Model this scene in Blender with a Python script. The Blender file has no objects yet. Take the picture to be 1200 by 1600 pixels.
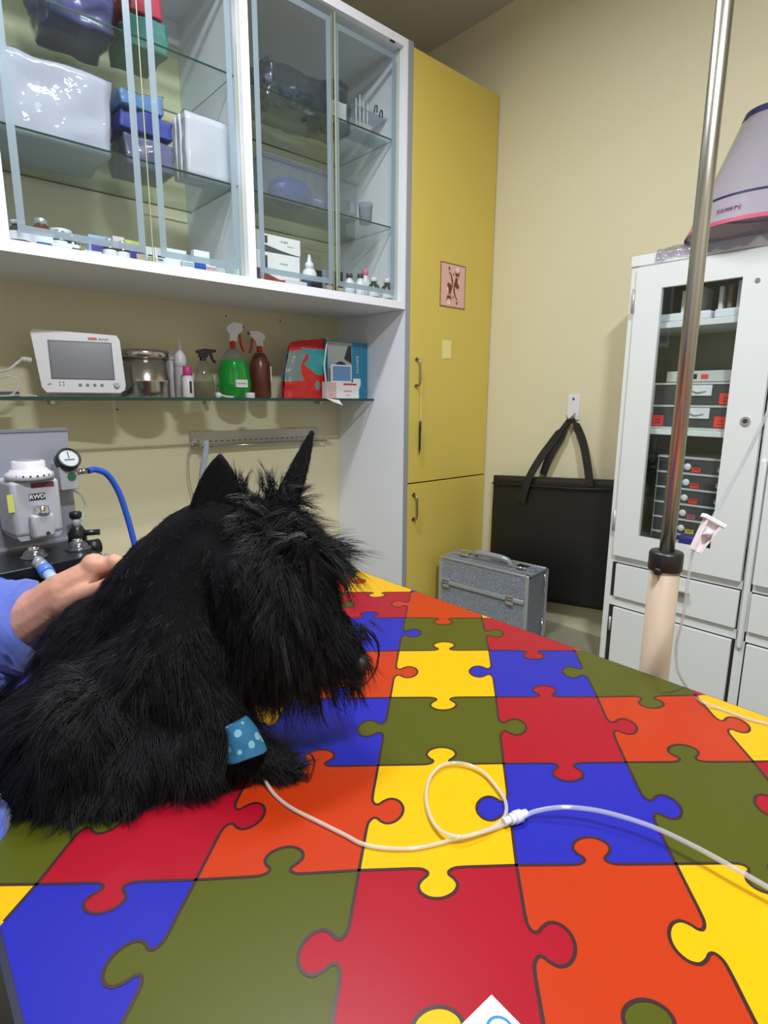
import bpy, bmesh, math, random
import numpy as np
from mathutils import Vector, Matrix, noise
from mathutils.geometry import delaunay_2d_cdt
random.seed(7); rng = np.random.default_rng(7)
C = bpy.context.scene.collection
PI = math.pi
# ------------------------------------------------------------------ camera
FPX, PITCH, ROLL, YAW, CH = 892.43, 0.196784, 0.00621, 0.727454, 1.2
def _cam_rows():
    cp, sp = math.cos(PITCH), math.sin(PITCH)
    r = np.array([1., 0, 0]); u = np.array([0, sp, cp]); F = np.array([0, cp, -sp])
    r2 = math.cos(ROLL)*r + math.sin(ROLL)*u; u2 = -math.sin(ROLL)*r + math.cos(ROLL)*u
    ca, sa = math.cos(YAW), math.sin(YAW)
    Rz = np.array([[ca, sa, 0], [-sa, ca, 0], [0, 0, 1]])
    return np.array([r2, -u2, F]) @ Rz.T
CM = _cam_rows(); CO = np.array([0, 0, CH])
FH = np.array([CM[2][0], CM[2][1], 0]); FH /= np.linalg.norm(FH); RH = np.array([FH[1], -FH[0], 0])
def at(px, py, X=None, Y=None, Z=None, D=None):
    """the point of the room that a measured photo pixel shows, on a known plane or at a known depth"""
    d = CM.T @ np.array([(px-600)/FPX, (py-800)/FPX, 1.])
    if X is not None: t = X/d[0]
    elif Y is not None: t = Y/d[1]
    elif Z is not None: t = (Z-CH)/d[2]
    else: t = D
    return CO + d*t
cd = bpy.data.cameras.new('camera'); cam = bpy.data.objects.new('camera', cd); C.objects.link(cam)
cd.sensor_fit = 'VERTICAL'; cd.sensor_height = 36; cd.lens = FPX/1600*36; cd.clip_start = .02
cam.matrix_world = Matrix(((CM[0][0], -CM[1][0], -CM[2][0], 0), (CM[0][1], -CM[1][1], -CM[2][1], 0), (CM[0][2], -CM[1][2], -CM[2][2], CH), (0, 0, 0, 1)))
bpy.context.scene.camera = cam
# ------------------------------------------------------------------ light, exposure
sc = bpy.context.scene
w = bpy.data.worlds.new('world'); sc.world = w; w.use_nodes = True
w.node_tree.nodes['Background'].inputs[0].default_value = (.8, .85, 1, 1); w.node_tree.nodes['Background'].inputs[1].default_value = .05
def area(name, loc, sx, sy, power, col=(.93, .965, 1)):
    l = bpy.data.lights.new(name, 'AREA'); l.shape = 'RECTANGLE'; l.size = sx; l.size_y = sy; l.energy = power; l.color = col
    o = bpy.data.objects.new(name, l); o.location = loc; C.objects.link(o); return o
LAMPS = [(.75, 1.3, 3.03, .8, .16, 31), (.35, -.3, 3.03, .36, .12, 62)]
for i, (x, y, z, a, b, p) in enumerate(LAMPS): area('ceiling_lamp_light', (x, y, z), a, b, p)
vs = sc.view_settings; vs.view_transform = 'Standard'; vs.look = 'None'; vs.gamma = 1; vs.use_curve_mapping = False; vs.exposure = 0.3; sc.cycles.transparent_max_bounces = 40
# ------------------------------------------------------------------ materials
def lin(c): return tuple(((v/255)/12.92 if v/255 <= .04045 else ((v/255+.055)/1.055)**2.4) for v in c)
_m = {}
def mat(name, col, rough=.5, metal=0, noise_amt=0, nscale=20, bump=0, bscale=60, sheen=0, coat=0, emit=0, spec=.5, stretch=None):
    if name in _m: return _m[name]
    m = bpy.data.materials.new(name); m.use_nodes = True; nt = m.node_tree; b = nt.nodes['Principled BSDF']
    c = lin(col)
    b.inputs['Base Color'].default_value = (*c, 1); b.inputs['Roughness'].default_value = rough; b.inputs['Metallic'].default_value = metal
    b.inputs['Coat Weight'].default_value = coat; b.inputs['Sheen Weight'].default_value = sheen; b.inputs['Specular IOR Level'].default_value = spec
    if emit: b.inputs['Emission Color'].default_value = (*c, 1); b.inputs['Emission Strength'].default_value = emit
    if noise_amt or bump:
        tc = nt.nodes.new('ShaderNodeTexCoord'); src = tc.outputs['Object']
        if stretch:
            mp = nt.nodes.new('ShaderNodeMapping'); mp.inputs['Scale'].default_value = stretch; nt.links.new(src, mp.inputs[0]); src = mp.outputs[0]
    if noise_amt:
        n = nt.nodes.new('ShaderNodeTexNoise'); n.inputs['Scale'].default_value = nscale; n.inputs['Detail'].default_value = 5; nt.links.new(src, n.inputs['Vector'])
        mx = nt.nodes.new('ShaderNodeMix'); mx.data_type = 'RGBA'
        mx.inputs[6].default_value = (*[v*(1-noise_amt) for v in c], 1); mx.inputs[7].default_value = (*[min(1, v*(1+noise_amt)) for v in c], 1)
        nt.links.new(n.outputs[0], mx.inputs[0]); nt.links.new(mx.outputs[2], b.inputs['Base Color'])
    if bump:
        n2 = nt.nodes.new('ShaderNodeTexNoise'); n2.inputs['Scale'].default_value = bscale; n2.inputs['Detail'].default_value = 4; nt.links.new(src, n2.inputs['Vector'])
        bp = nt.nodes.new('ShaderNodeBump'); bp.inputs['Strength'].default_value = bump; bp.inputs['Distance'].default_value = .004
        nt.links.new(n2.outputs[0], bp.inputs['Height']); nt.links.new(bp.outputs[0], b.inputs['Normal'])
    _m[name] = m; return m
def glass(name, tint=(235, 245, 240), body=0., body_col=(225, 230, 235), rough=.02, refl=1.0, bump=0, bscale=40):
    """thin clear sheet: transparent body, fresnel reflection, optional milky part"""
    if name in _m: return _m[name]
    m = bpy.data.materials.new(name); m.use_nodes = True; nt = m.node_tree; nt.nodes.clear()
    out = nt.nodes.new('ShaderNodeOutputMaterial'); tr = nt.nodes.new('ShaderNodeBsdfTransparent'); tr.inputs[0].default_value = (*lin(tint), 1)
    src = tr.outputs[0]
    if body:
        df = nt.nodes.new('ShaderNodeBsdfDiffuse'); df.inputs[0].default_value = (*lin(body_col), 1)
        tl = nt.nodes.new('ShaderNodeBsdfTranslucent'); tl.inputs[0].default_value = (*lin(body_col), 1)
        m0 = nt.nodes.new('ShaderNodeMixShader'); m0.inputs[0].default_value = .4; nt.links.new(df.outputs[0], m0.inputs[1]); nt.links.new(tl.outputs[0], m0.inputs[2])
        m1 = nt.nodes.new('ShaderNodeMixShader'); m1.inputs[0].default_value = body; nt.links.new(src, m1.inputs[1]); nt.links.new(m0.outputs[0], m1.inputs[2]); src = m1.outputs[0]
    gl = nt.nodes.new('ShaderNodeBsdfGlossy'); gl.inputs['Roughness'].default_value = rough
    fr = nt.nodes.new('ShaderNodeFresnel'); ge = nt.nodes.new('ShaderNodeNewGeometry'); mi = nt.nodes.new('ShaderNodeMix'); mi.inputs[2].default_value = 1.45; mi.inputs[3].default_value = 1/1.45
    nt.links.new(ge.outputs['Backfacing'], mi.inputs[0]); nt.links.new(mi.outputs[0], fr.inputs[0])
    if bump:
        tc = nt.nodes.new('ShaderNodeTexCoord'); n2 = nt.nodes.new('ShaderNodeTexNoise'); n2.inputs['Scale'].default_value = bscale; nt.links.new(tc.outputs['Object'], n2.inputs['Vector'])
        bp = nt.nodes.new('ShaderNodeBump'); bp.inputs['Strength'].default_value = bump; bp.inputs['Distance'].default_value = .01
        nt.links.new(n2.outputs[0], bp.inputs['Height']); nt.links.new(bp.outputs[0], gl.inputs['Normal']); nt.links.new(bp.outputs[0], fr.inputs['Normal'])
    mu = nt.nodes.new('ShaderNodeMath'); mu.operation = 'MULTIPLY'; mu.inputs[1].default_value = refl; nt.links.new(fr.outputs[0], mu.inputs[0])
    m2 = nt.nodes.new('ShaderNodeMixShader'); nt.links.new(mu.outputs[0], m2.inputs[0]); nt.links.new(src, m2.inputs[1]); nt.links.new(gl.outputs[0], m2.inputs[2])
    nt.links.new(m2.outputs[0], out.inputs[0]); _m[name] = m; return m
WALL = mat('cream_wall_paint', (218, 210, 178), .75, noise_amt=.03, nscale=3, bump=.15, bscale=120)
BOUNCEW = mat('bounce_wall_paint', (205, 200, 186), .7)  # for the unseen walls, tone picked for the light they bounce back
CEIL = mat('ceiling_paint', (196, 190, 176), .8)
FLOOR = mat('floor_tile', (146, 143, 124), .25, noise_amt=.08, nscale=6)
WHITE = mat('white_laminate', (226, 229, 240), .35)
EDGE = mat('white_edge', (236, 238, 250), .3)
GREYEDGE = mat('grey_edge_strip', (150, 152, 160), .4)
YELLOW = mat('mustard_laminate', (212, 190, 92), .38, noise_amt=.02, nscale=5)
DARKGAP = mat('dark_gap', (40, 36, 25), .8)
ENAMEL = mat('white_enamel', (222, 225, 226), .35, noise_amt=.01, nscale=4)
ENSHADE = mat('cabinet_inside_shade', (150, 150, 128), .6)  # olive tone puts the unlit look of the cabinet interior into colour
STEEL = mat('stainless_steel', (190, 186, 178), .2, 1)
PSTEEL = mat('pole_steel', (186, 182, 172), .3, 1)
BRSTEEL = mat('brushed_steel', (178, 172, 162), .35, 1, bump=.1, bscale=200, stretch=(1, 1, .05))
CHROME = mat('chrome', (225, 225, 230), .1, 1)
BLACKP = mat('black_plastic', (24, 24, 27), .4)
RUBBER = mat('black_rubber', (30, 30, 32), .6)
WPLAST = mat('white_plastic', (224, 224, 232), .35)
PAPER = mat('white_paper', (232, 232, 236), .7)
INK = mat('dark_ink', (50, 48, 58), .7)
BAGM = mat('black_nylon', (24, 23, 24), .5, noise_amt=.15, nscale=30, bump=.25, bscale=14)
STRAP = mat('black_webbing', (30, 28, 27), .7, bump=.3, bscale=200)
GLASS = glass('clear_glass', (251, 254, 253))
GLASSG = glass('green_glass_shelf', (244, 249, 247), refl=1.0)
GEDGE = mat('green_glass_edge', (30, 62, 55), .15)
FROST = glass('frosted_stripe', (215, 228, 235), .55, (190, 204, 214), .3, .5)
CLEARP = glass('clear_plastic', (232, 236, 242), .14, (225, 230, 240), .08, 1.3)
FILM = glass('plastic_film', (246, 246, 250), .05, (225, 225, 235), .08, 1.25, bump=.5, bscale=28)
RED = mat('red_plastic', (200, 40, 38), .4); REDS = mat('red_sticker', (235, 62, 52), .5)
TEAL = mat('teal_card', (38, 128, 165), .4); BLUEC = mat('blue_card', (40, 92, 190), .5)
AMBER = mat('amber_glass', (92, 46, 26), .12, coat=.3)
SKIN = mat('skin', (192, 140, 118), .55, noise_amt=.12, nscale=45, bump=.2, bscale=90)
SCRUB = mat('blue_scrub_cloth', (78, 96, 178), .85, noise_amt=.12, nscale=140, bump=.4, bscale=25, sheen=.3)
# ------------------------------------------------------------------ mesh builder
class MB:
    def __init__(s): s.bm = bmesh.new(); s.mats = []; s.cur = 0
    def m(s, material):
        if material not in s.mats: s.mats.append(material)
        s.cur = s.mats.index(material); return s
    def _fin(s, geom_faces, smooth=False):
        for f in geom_faces: f.material_index = s.cur; f.smooth = smooth
    def _add(s, fn, M=None, smooth=False):
        nf = set(s.bm.faces); r = fn()
        vs_ = [v for v in r['verts']]
        if M is not None: bmesh.ops.transform(s.bm, matrix=M, verts=vs_)
        fs = {f for v in vs_ for f in v.link_faces}
        s._fin(fs, smooth); return vs_
    def box(s, x0, x1, y0, y1, z0, z1, bev=0, M=None, seg=2):
        vs_ = s._add(lambda: bmesh.ops.create_cube(s.bm, size=1), Matrix.Translation(((x0+x1)/2, (y0+y1)/2, (z0+z1)/2)) @ Matrix.Diagonal((x1-x0, y1-y0, z1-z0, 1)))
        if bev:
            es = {e for v in vs_ for e in v.link_edges}
            r = bmesh.ops.bevel(s.bm, geom=list(es), offset=bev, segments=seg, affect='EDGES', profile=.5)
            s._fin(r['faces'], True); vs_ = list({v for f in r['faces'] for v in f.verts} | {v for v in vs_ if v.is_valid})
        if M is not None: bmesh.ops.transform(s.bm, matrix=M, verts=vs_)
        return s
    def cyl(s, p0, p1, r0, r1=None, n=24, caps=True, smooth=True):
        p0, p1 = Vector(p0), Vector(p1); d = p1-p0; L = d.length
        q = Vector((0, 0, 1)).rotation_difference(d.normalized()).to_matrix().to_4x4()
        M = Matrix.Translation((p0+p1)/2) @ q
        vs_ = s._add(lambda: bmesh.ops.create_cone(s.bm, cap_ends=caps, segments=n, radius1=r0, radius2=r0 if r1 is None else r1, depth=L), M, False)
        for f in {f for v in vs_ for f in v.link_faces}:
            if len(f.verts) == 4: f.smooth = smooth
        return s
    def sph(s, c, r, sc=(1, 1, 1), n=16, M=None):
        T = Matrix.Translation(c) @ (M if M is not None else Matrix.Identity(4)) @ Matrix.Diagonal((r*sc[0], r*sc[1], r*sc[2], 1))
        s._add(lambda: bmesh.ops.create_uvsphere(s.bm, u_segments=n, v_segments=max(6, n*2//3), radius=1), T, True); return s
    def lathe(s, prof, c=(0, 0, 0), n=28, M=None, cap=True):
        rings = []; T = Matrix.Translation(c) @ (M if M is not None else Matrix.Identity(4))
        for r, z in prof:
            rings.append([s.bm.verts.new(T @ Vector((r*math.cos(2*PI*k/n), r*math.sin(2*PI*k/n), z))) for k in range(n)])
        fs = []
        for a, b in zip(rings, rings[1:]):
            for k in range(n): fs.append(s.bm.faces.new((a[k], a[(k+1) % n], b[(k+1) % n], b[k])))
        s._fin(fs, True)
        if cap:
            c1 = [s.bm.faces.new(rings[0][::-1]), s.bm.faces.new(rings[-1])]; s._fin(c1)
        return s
    def tube(s, pts, r, n=8, caps=True, flat=None):
        pts = [Vector(p) for p in pts]; rs = r if hasattr(r, '__len__') else [r]*len(pts)
        rings = []; up = Vector((0, 0, 1)); prev = None
        for i, p in enumerate(pts):
            t = (pts[min(i+1, len(pts)-1)]-pts[max(i-1, 0)]).normalized()
            if prev is None:
                a = t.cross(up); a = a if a.length > .1 else t.cross(Vector((1, 0, 0))); a.normalize()
            else: a = (prev - t*prev.dot(t)).normalized()
            prev = a; b = t.cross(a)
            k2 = flat or 1
            rings.append([s.bm.verts.new(p + a*rs[i]*math.cos(2*PI*k/n) + b*rs[i]*k2*math.sin(2*PI*k/n)) for k in range(n)])
        fs = [s.bm.faces.new((A[k], A[(k+1) % n], B[(k+1) % n], B[k])) for A, B in zip(rings, rings[1:]) for k in range(n)]
        s._fin(fs, True)
        if caps: s._fin([s.bm.faces.new(rings[0][::-1]), s.bm.faces.new(rings[-1])])
        return s
    def prism(s, poly, y0, y1, M=None):
        """outline in x,z extruded along y"""
        T = M if M is not None else Matrix.Identity(4)
        a = [s.bm.verts.new(T @ Vector((x, y0, z))) for x, z in poly]; b = [s.bm.verts.new(T @ Vector((x, y1, z))) for x, z in poly]
        n = len(poly); fs = [s.bm.faces.new(a), s.bm.faces.new(b[::-1])]
        fs += [s.bm.faces.new((a[(k+1) % n], a[k], b[k], b[(k+1) % n])) for k in range(n)]
        s._fin(fs); return s
    def text(s, txt, size, M, depth=.0004, bold=0):
        cu = bpy.data.curves.new('t', 'FONT'); cu.body = txt; cu.size = size; cu.extrude = depth; cu.offset = bold; cu.align_x = 'CENTER'; cu.align_y = 'CENTER'; cu.resolution_u = 3
        o = bpy.data.objects.new('t', cu); C.objects.link(o); bpy.context.view_layer.update()
        me = bpy.data.meshes.new_from_object(o.evaluated_get(bpy.context.evaluated_depsgraph_get()))
        me.transform(M); nv = len(s.bm.faces); s.bm.from_mesh(me); s.bm.faces.ensure_lookup_table()
        s._fin(s.bm.faces[nv:]); bpy.data.objects.remove(o); bpy.data.curves.remove(cu); bpy.data.meshes.remove(me); return s
    def scribble(s, n, size, M, depth=.0004):
        """n small unreadable letter-like strokes in a row, standing in the x,y plane of M"""
        rg = random.Random(n*31+int(size*1e4)); x = -n*size*.31
        for k in range(n):
            w_ = size*rg.uniform(.3, .5); a, h = rg.choice((0, .35, .7)), size*rg.uniform(.6, .8)
            s.box(x, x+w_*.3, -h/2, h/2, 0, depth, M=M).box(x+w_*.3, x+w_, -h/2+h*a*.9, -h/2+h*a*.9+h*.22, 0, depth, M=M)
            if rg.random() < .6: s.box(x+w_*.75, x+w_, -h/2, h/2, 0, depth, M=M)
            x += size*.62
        return s
    def build(s, name, material=None, parent=None, loc=(0, 0, 0), rotz=0, normals=True):
        me = bpy.data.meshes.new(name)
        if normals: bmesh.ops.recalc_face_normals(s.bm, faces=s.bm.faces[:])
        s.bm.to_mesh(me); s.bm.free()
        for mm in (s.mats or [material]): me.materials.append(mm)
        o = bpy.data.objects.new(name, me); C.objects.link(o); o.location = loc; o.rotation_euler = (0, 0, rotz)
        if parent: o.parent = parent
        return o
TXF = Matrix.Rotation(PI/2, 4, 'X')                      # lettering that stands up and faces -Y
def TXY(x, y, z, extra=None): return Matrix.Translation((x, y, z)) @ (extra or Matrix.Identity(4)) @ TXF
def tag(o, label, cat, group=None):
    o['label'] = label; o['category'] = cat
    if group: o['group'] = group
    return o
def thing(name, label, cat, loc=(0, 0, 0), rotz=0, group=None):
    o = bpy.data.objects.new(name, None); C.objects.link(o); o.empty_display_size = .05; o.location = loc; o.rotation_euler = (0, 0, rotz)
    return tag(o, label, cat, group)
def struct(o): o['kind'] = 'structure'; return o
def copy_tree(o, parent=None):
    c = o.copy(); C.objects.link(c)
    if parent: c.parent = parent
    for ch in list(o.children): copy_tree(ch, c)
    return c
def smoothpts(pts, k=8, closed=False):
    P = [np.array(p, float) for p in pts]; out = []; n = len(P)
    for i in range(n-1 if not closed else n):
        g = lambda j: P[j % n] if closed else P[min(max(j, 0), n-1)]
        p0, p1, p2, p3 = g(i-1), g(i), g(i+1), g(i+2)
        for t in np.arange(k)/k:
            out.append(.5*((2*p1)+(-p0+p2)*t+(2*p0-5*p1+4*p2-p3)*t*t+(-p0+3*p1-3*p2+p3)*t**3))
    if not closed: out.append(P[-1])
    return out
# ------------------------------------------------------------------ setting
XB, YW, YF, XP, ZC = 2.667, 2.645, 2.104, 2.0, 3.15
X0, Y0 = -1.5, -1.7
struct(MB().box(X0, XB, Y0, YW, -.05, 0).build('floor', FLOOR))
struct(MB().box(X0-.1, XB+.1, Y0-.1, YW+.1, ZC, ZC+.08).build('ceiling', CEIL))
b = MB().m(WALL).box(X0, XB, YW, YW+.1, 0, ZC)
b.m(DARKGAP)
for px, py in ((353, 494), (438, 502), (183, 640)):
    q = at(px, py, Y=YW); b.cyl((q[0], YW-.001, q[2]), (q[0], YW+.01, q[2]), .004, n=8)
struct(b.build('wall_left'))
b = MB().m(WALL).box(XB, XB+.1, Y0, YW, 0, ZC)
struct(b.build('wall_back'))
struct(MB().box(X0-.1, X0, Y0, YW, 0, ZC).build('wall_front', BOUNCEW))
struct(MB().box(X0, XB, Y0-.1, Y0, 0, ZC).build('wall_right', BOUNCEW))
LAMPW = mat('lamp_diffuser', (255, 250, 240), .5, emit=6)
for i, (x, y, z, a, bb, p) in enumerate(LAMPS):
    t = thing('ceiling_lamp', ('white ceiling lamp panel above the puzzle table', 'white ceiling lamp panel behind the viewer')[i], 'lamp', (x, y, ZC))
    MB().box(-a/2-.03, a/2+.03, -bb/2-.03, bb/2+.03, -.07, 0, .005).build('lamp_housing', WPLAST, t)
    MB().box(-a/2, a/2, -bb/2, bb/2, -.085, -.07).build('diffuser', LAMPW, t)
# ------------------------------------------------------------------ puzzle print table
ZT = .72
TX0, TX1, TY0, TY1 = .031, .98, -.28, 1.222
G0 = {(0,5):(642,925),(0,4):(633,965),(0,3):(623,1017),(0,2):(610,1090),(0,1):(591,1196),(0,0):(561,1360),(1,4):(753,966),(1,3):(764,1016),(1,2):(775,1089),(1,1):(787,1193),(1,0):(807,1352),(2,3):(898,1017),(2,2):(933,1089),(2,1):(978,1191),(2,0):(1056,1350),(3,1):(1177,1190),(-1,0):(306,1375),(-2,0):(57,1382)}
GP = {k: at(*v, Z=ZT)[:2] for k, v in G0.items()}
A_ = np.array([[1, i, j] for (i, j) in GP]); S_ = np.linalg.lstsq(A_, np.array(list(GP.values())), rcond=None)[0]
def corner(i, j):
    if (i, j) in GP: return GP[(i, j)]
    base = S_[0]+i*S_[1]+j*S_[2]                                    # printed grid, slightly uneven like the cloth
    wsum = 0; dv = 0
    for k, p in GP.items():
        ww = 1/((k[0]-i)**2+(k[1]-j)**2)**1.5; wsum += ww; dv = dv+ww*(p-(S_[0]+k[0]*S_[1]+k[1]*S_[2]))
    return base+.8*dv/wsum
TAB = [(0,0),(.2,0),(.33,0),(.395,.006),(.432,.03),(.43,.058),(.402,.086),(.380,.13),(.396,.18),(.443,.216),(.5,.228)]
TAB = TAB+[(1-t, d) for t, d in TAB[-2::-1]]
TABS = smoothpts([np.array(p) for p in TAB], 4)
VD = {(0,0):1,(0,-1):-1,(0,1):-1,(0,2):1,(0,3):1,(0,4):-1,(1,3):1,(1,2):-1,(1,1):1,(1,0):-1,(1,-1):1,(2,2):-1,(2,1):1,(2,0):1,(2,-1):-1,(3,1):1,(3,0):-1,(-1,0):1,(-1,-1):-1,(-2,-1):-1,(-2,0):1,(0,5):-1,(-1,5):1}
HD = {(0,0):-1,(1,0):1,(2,0):-1,(-1,0):1,(-2,0):-1,(0,1):1,(1,1):-1,(2,1):1,(-1,1):1,(0,2):-1,(1,2):1,(2,2):-1,(-1,2):1,(0,3):1,(1,3):-1,(0,4):-1,(-1,4):1,(-1,5):-1,(0,-1):1,(1,-1):1,(-2,-1):1}
def edge(p, q, side, nrm):
    L = np.linalg.norm(q-p); e = q-p
    return [p+e*t+nrm*side*d*L for t, d in TABS]
def vedge(i, j):
    p, q = corner(i, j), corner(i, j+1); n = (corner(i+1, j)-corner(i, j)); n = n/np.linalg.norm(n)
    return edge(p, q, VD.get((i, j), 1 if (i*7+j*3) % 2 else -1), n)
def hedge(i, j):
    p, q = corner(i, j), corner(i+1, j); n = (corner(i, j+1)-corner(i, j)); n = n/np.linalg.norm(n)
    return edge(p, q, HD.get((i, j), 1 if (i*5+j*3) % 2 else -1), n)
PC = [mat('print_olive', (70, 73, 12), .36, spec=.25, noise_amt=.05, nscale=6), mat('print_red', (144, 8, 30), .36, spec=.25, noise_amt=.05, nscale=6), mat('print_orange', (166, 46, 9), .36, spec=.25, noise_amt=.05, nscale=6),
      mat('print_yellow', (206, 158, 0), .36, spec=.25, noise_amt=.03, nscale=9), mat('print_blue', (30, 32, 148), .36, spec=.25, noise_amt=.05, nscale=6)]
PLINE = mat('print_outline', (46, 22, 28), .35); PSIDE = mat('table_side_vinyl', (24, 26, 52), .5)
ROWS = {-2: 3, -1: 6, 0: 3, 1: 5, 2: 3, 3: 5, 4: 2, 5: 4}
def pcol(i, j):
    if (i, j) == (1, -2): return 0
    if (i, j) == (-2, -2): return 1
    return (i+ROWS.get(j, j*2+5)) % 5
I0, I1, J0, J1 = -6, 7, -4, 7
vE = {(i, j): vedge(i, j) for i in range(I0, I1+1) for j in range(J0, J1)}
hE = {(i, j): hedge(i, j) for i in range(I0, I1) for j in range(J0, J1+1)}
def clip_poly(poly):
    for ax, lim, sg in ((0, TX0, 1), (0, TX1, -1), (1, TY0, 1), (1, TY1, -1)):
        out = []
        for k in range(len(poly)):
            a, b_ = poly[k-1], poly[k]; ia = sg*(a[ax]-lim) >= 0; ib = sg*(b_[ax]-lim) >= 0
            if ia != ib: t = (lim-a[ax])/(b_[ax]-a[ax]); out.append(a+(b_-a)*t)
            if ib: out.append(b_)
        poly = out
        if not poly: return []
    return poly
b = MB()
for i in range(I0, I1):
    for j in range(J0, J1):
        poly = hE[(i, j)][:-1]+vE[(i+1, j)][:-1]+hE[(i, j+1)][::-1][:-1]+vE[(i, j)][::-1][:-1]
        poly = clip_poly(poly)
        cl = []
        for p in poly:
            if not cl or np.linalg.norm(p-cl[-1]) > 1e-5: cl.append(p)
        if len(cl) < 3: continue
        r = delaunay_2d_cdt([Vector(p) for p in cl], [(k, (k+1) % len(cl)) for k in range(len(cl))], [], 1, 1e-6)
        b.m(PC[pcol(i, j)])
        vv = [b.bm.verts.new((p[0], p[1], 0)) for p in r[0]]
        b._fin([b.bm.faces.new([vv[k] for k in f]) for f in r[2]])
b.m(PLINE)
def ribbon(pts, hw):
    seg = []
    for k, p in enumerate(pts):
        t = pts[min(k+1, len(pts)-1)]-pts[max(k-1, 0)]; t = t/(np.linalg.norm(t)+1e-9); n = np.array([-t[1], t[0]])
        ok = TX0+.003 < p[0] < TX1-.003 and TY0+.003 < p[1] < TY1-.003
        seg.append((p+n*hw, p-n*hw) if ok else None)
    for s0, s1 in zip(seg, seg[1:]):
        if s0 and s1:
            q = [b.bm.verts.new((x[0], x[1], .0004)) for x in (s0[0], s0[1], s1[1], s1[0])]; b._fin([b.bm.faces.new(q)])
for e in list(vE.values())+list(hE.values()): ribbon(e, .00165)
for v in b.bm.faces:
    if v.normal.z < 0: v.normal_flip()
tbl = thing('examination_table', 'examination table covered with bright puzzle piece print vinyl', 'table', (0, 0, ZT))
b.m(PSIDE)
for args in ((TX0-.006, TX0, TY0-.006, TY1+.006), (TX1, TX1+.002, TY0, TY1), (TX0, TX1, TY0-.002, TY0), (TX0, TX1, TY1, TY1+.002)):
    b.box(*args, -.24, -.0005)
b.box(TX0, TX1, TY0, TY1, -.05, -.004)
b.build('puzzle_print_top', None, tbl, normals=False)
MB().box(TX0+.12, TX1-.25, TY0+.2, TY1-.3, -ZT+.06, -.05, .01).build('pedestal', mat('grey_painted_metal', (120, 122, 130), .4), tbl)
MB().box(TX0+.06, TX1-.18, TY0+.1, TY1-.2, -ZT, -ZT+.06, .01).build('base_plate', mat('grey_painted_metal', (120, 122, 130), .4), tbl)
# ------------------------------------------------------------------ wall cabinet with sliding glass doors
uc = thing('glass_front_cabinet', 'long white wall cabinet with glass shelves behind sliding glass doors', 'cabinet', (0, 0, 0))
UX0, UZ0, UZ1 = -.44, 1.622, 2.765
b = MB()
b.m(WHITE).box(UX0, XP, YF+.002, YW, UZ0, UZ0+.035).box(UX0, XP, YF+.002, YW, UZ1-.035, UZ1)
DIV = [-.44, .352, 1.168, 1.976]
for k, x in enumerate(DIV):
    ww = (.02, .026, .032, .024)[k]
    b.m(WHITE).box(x, x+ww, YF+.002, YW, UZ0+.035, UZ1-.035); b.m(EDGE).box(x, x+ww, YF, YF+.002, UZ0+.035, UZ1-.035)
b.m(EDGE).box(UX0, XP, YF, YF+.002, UZ0, UZ0+.035).box(UX0, XP, YF, YF+.002, UZ1-.035, UZ1)
b.m(WHITE).box(UX0, XP, YW-.02, YW-.002, UZ1-.12, UZ1-.035)
b.build('carcass', None, uc)
for k in range(3):
    xa, xb = DIV[k]+(.02, .026, .032)[k], DIV[k+1]
    for zz in (1.992, 2.368):
        g = MB().m(GLASSG).box(xa, xb, 2.17, 2.60, zz, zz+.006); g.m(GEDGE).box(xa, xb, 2.168, 2.17, zz, zz+.006).box(xa, xb, 2.60, 2.602, zz, zz+.006)
        g.build('glass_shelf', None, uc)
# sliding doors: two panes per bay on two tracks, with sandblasted border stripes
def xpx(px, py, Y): return at(px, py, Y=Y)[0]
for k in range(3):
    xa, xb = DIV[k]+(.02, .026, .032)[k], DIV[k+1]; mid = (xa+xb)/2; zA, zB = UZ0+.037, UZ1-.037
    ov = .012
    if k == 1: doors = ((xa, xpx(232, 300, 2.125), 2.118), (xpx(212, 300, 2.14), xb, 2.132))
    elif k == 2: doors = ((xa, xpx(524, 250, 2.125), 2.118), (xpx(518, 250, 2.14), xb, 2.132))
    else: doors = ((xa, mid+ov, 2.118), (mid-ov, xb, 2.132))
    for n_, (x0, x1, y) in enumerate(doors):
        d = MB().m(GLASS).box(x0, x1, y, y+.004, zA, zB)
        d.m(mat('glass_door_edge', (190, 190, 150), .2)).box(x1-.002, x1, y-.0005, y+.0045, zA, zB).box(x0, x0+.002, y-.0005, y+.0045, zA, zB)
        d = d.build('sliding_glass_door', None, uc)
        ins, sw = .025, .022
        s_ = MB()
        if k == 2 and n_ == 1: ins_l = .012
        elif k == 1 and n_ == 1: ins_l = xpx(242, 250, 2.13)-x0
        else: ins_l = ins
        s_.box(x0+ins_l, x0+ins_l+sw, y-.0012, y-.0004, zA+.025, zB-.03).box(x1-ins-sw, x1-ins, y-.0012, y-.0004, zA+.025, zB-.03)
        s_.box(x0+ins_l+sw, x1-ins-sw, y-.0012, y-.0004, zA+.025, zA+.025+sw).box(x0+ins_l+sw, x1-ins-sw, y-.0012, y-.0004, zB-.03-sw, zB-.03)
        s_.build('frosted_border', FROST, d)
        MB().box((x0+.02) if n_ else (x1-.06), (x0+.05) if n_ else (x1-.03), y-.007, y-.0012, zA, zA+.018, .002).build('finger_pull', mat('beige_pull', (150, 146, 128), .5), d)
q = at(615, 62, Y=2.11)
MB().box(q[0]-.02, q[0]+.005, 2.106, 2.112, q[2]-.012, q[2]+.01).build('door_catch', BLACKP, uc)
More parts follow.
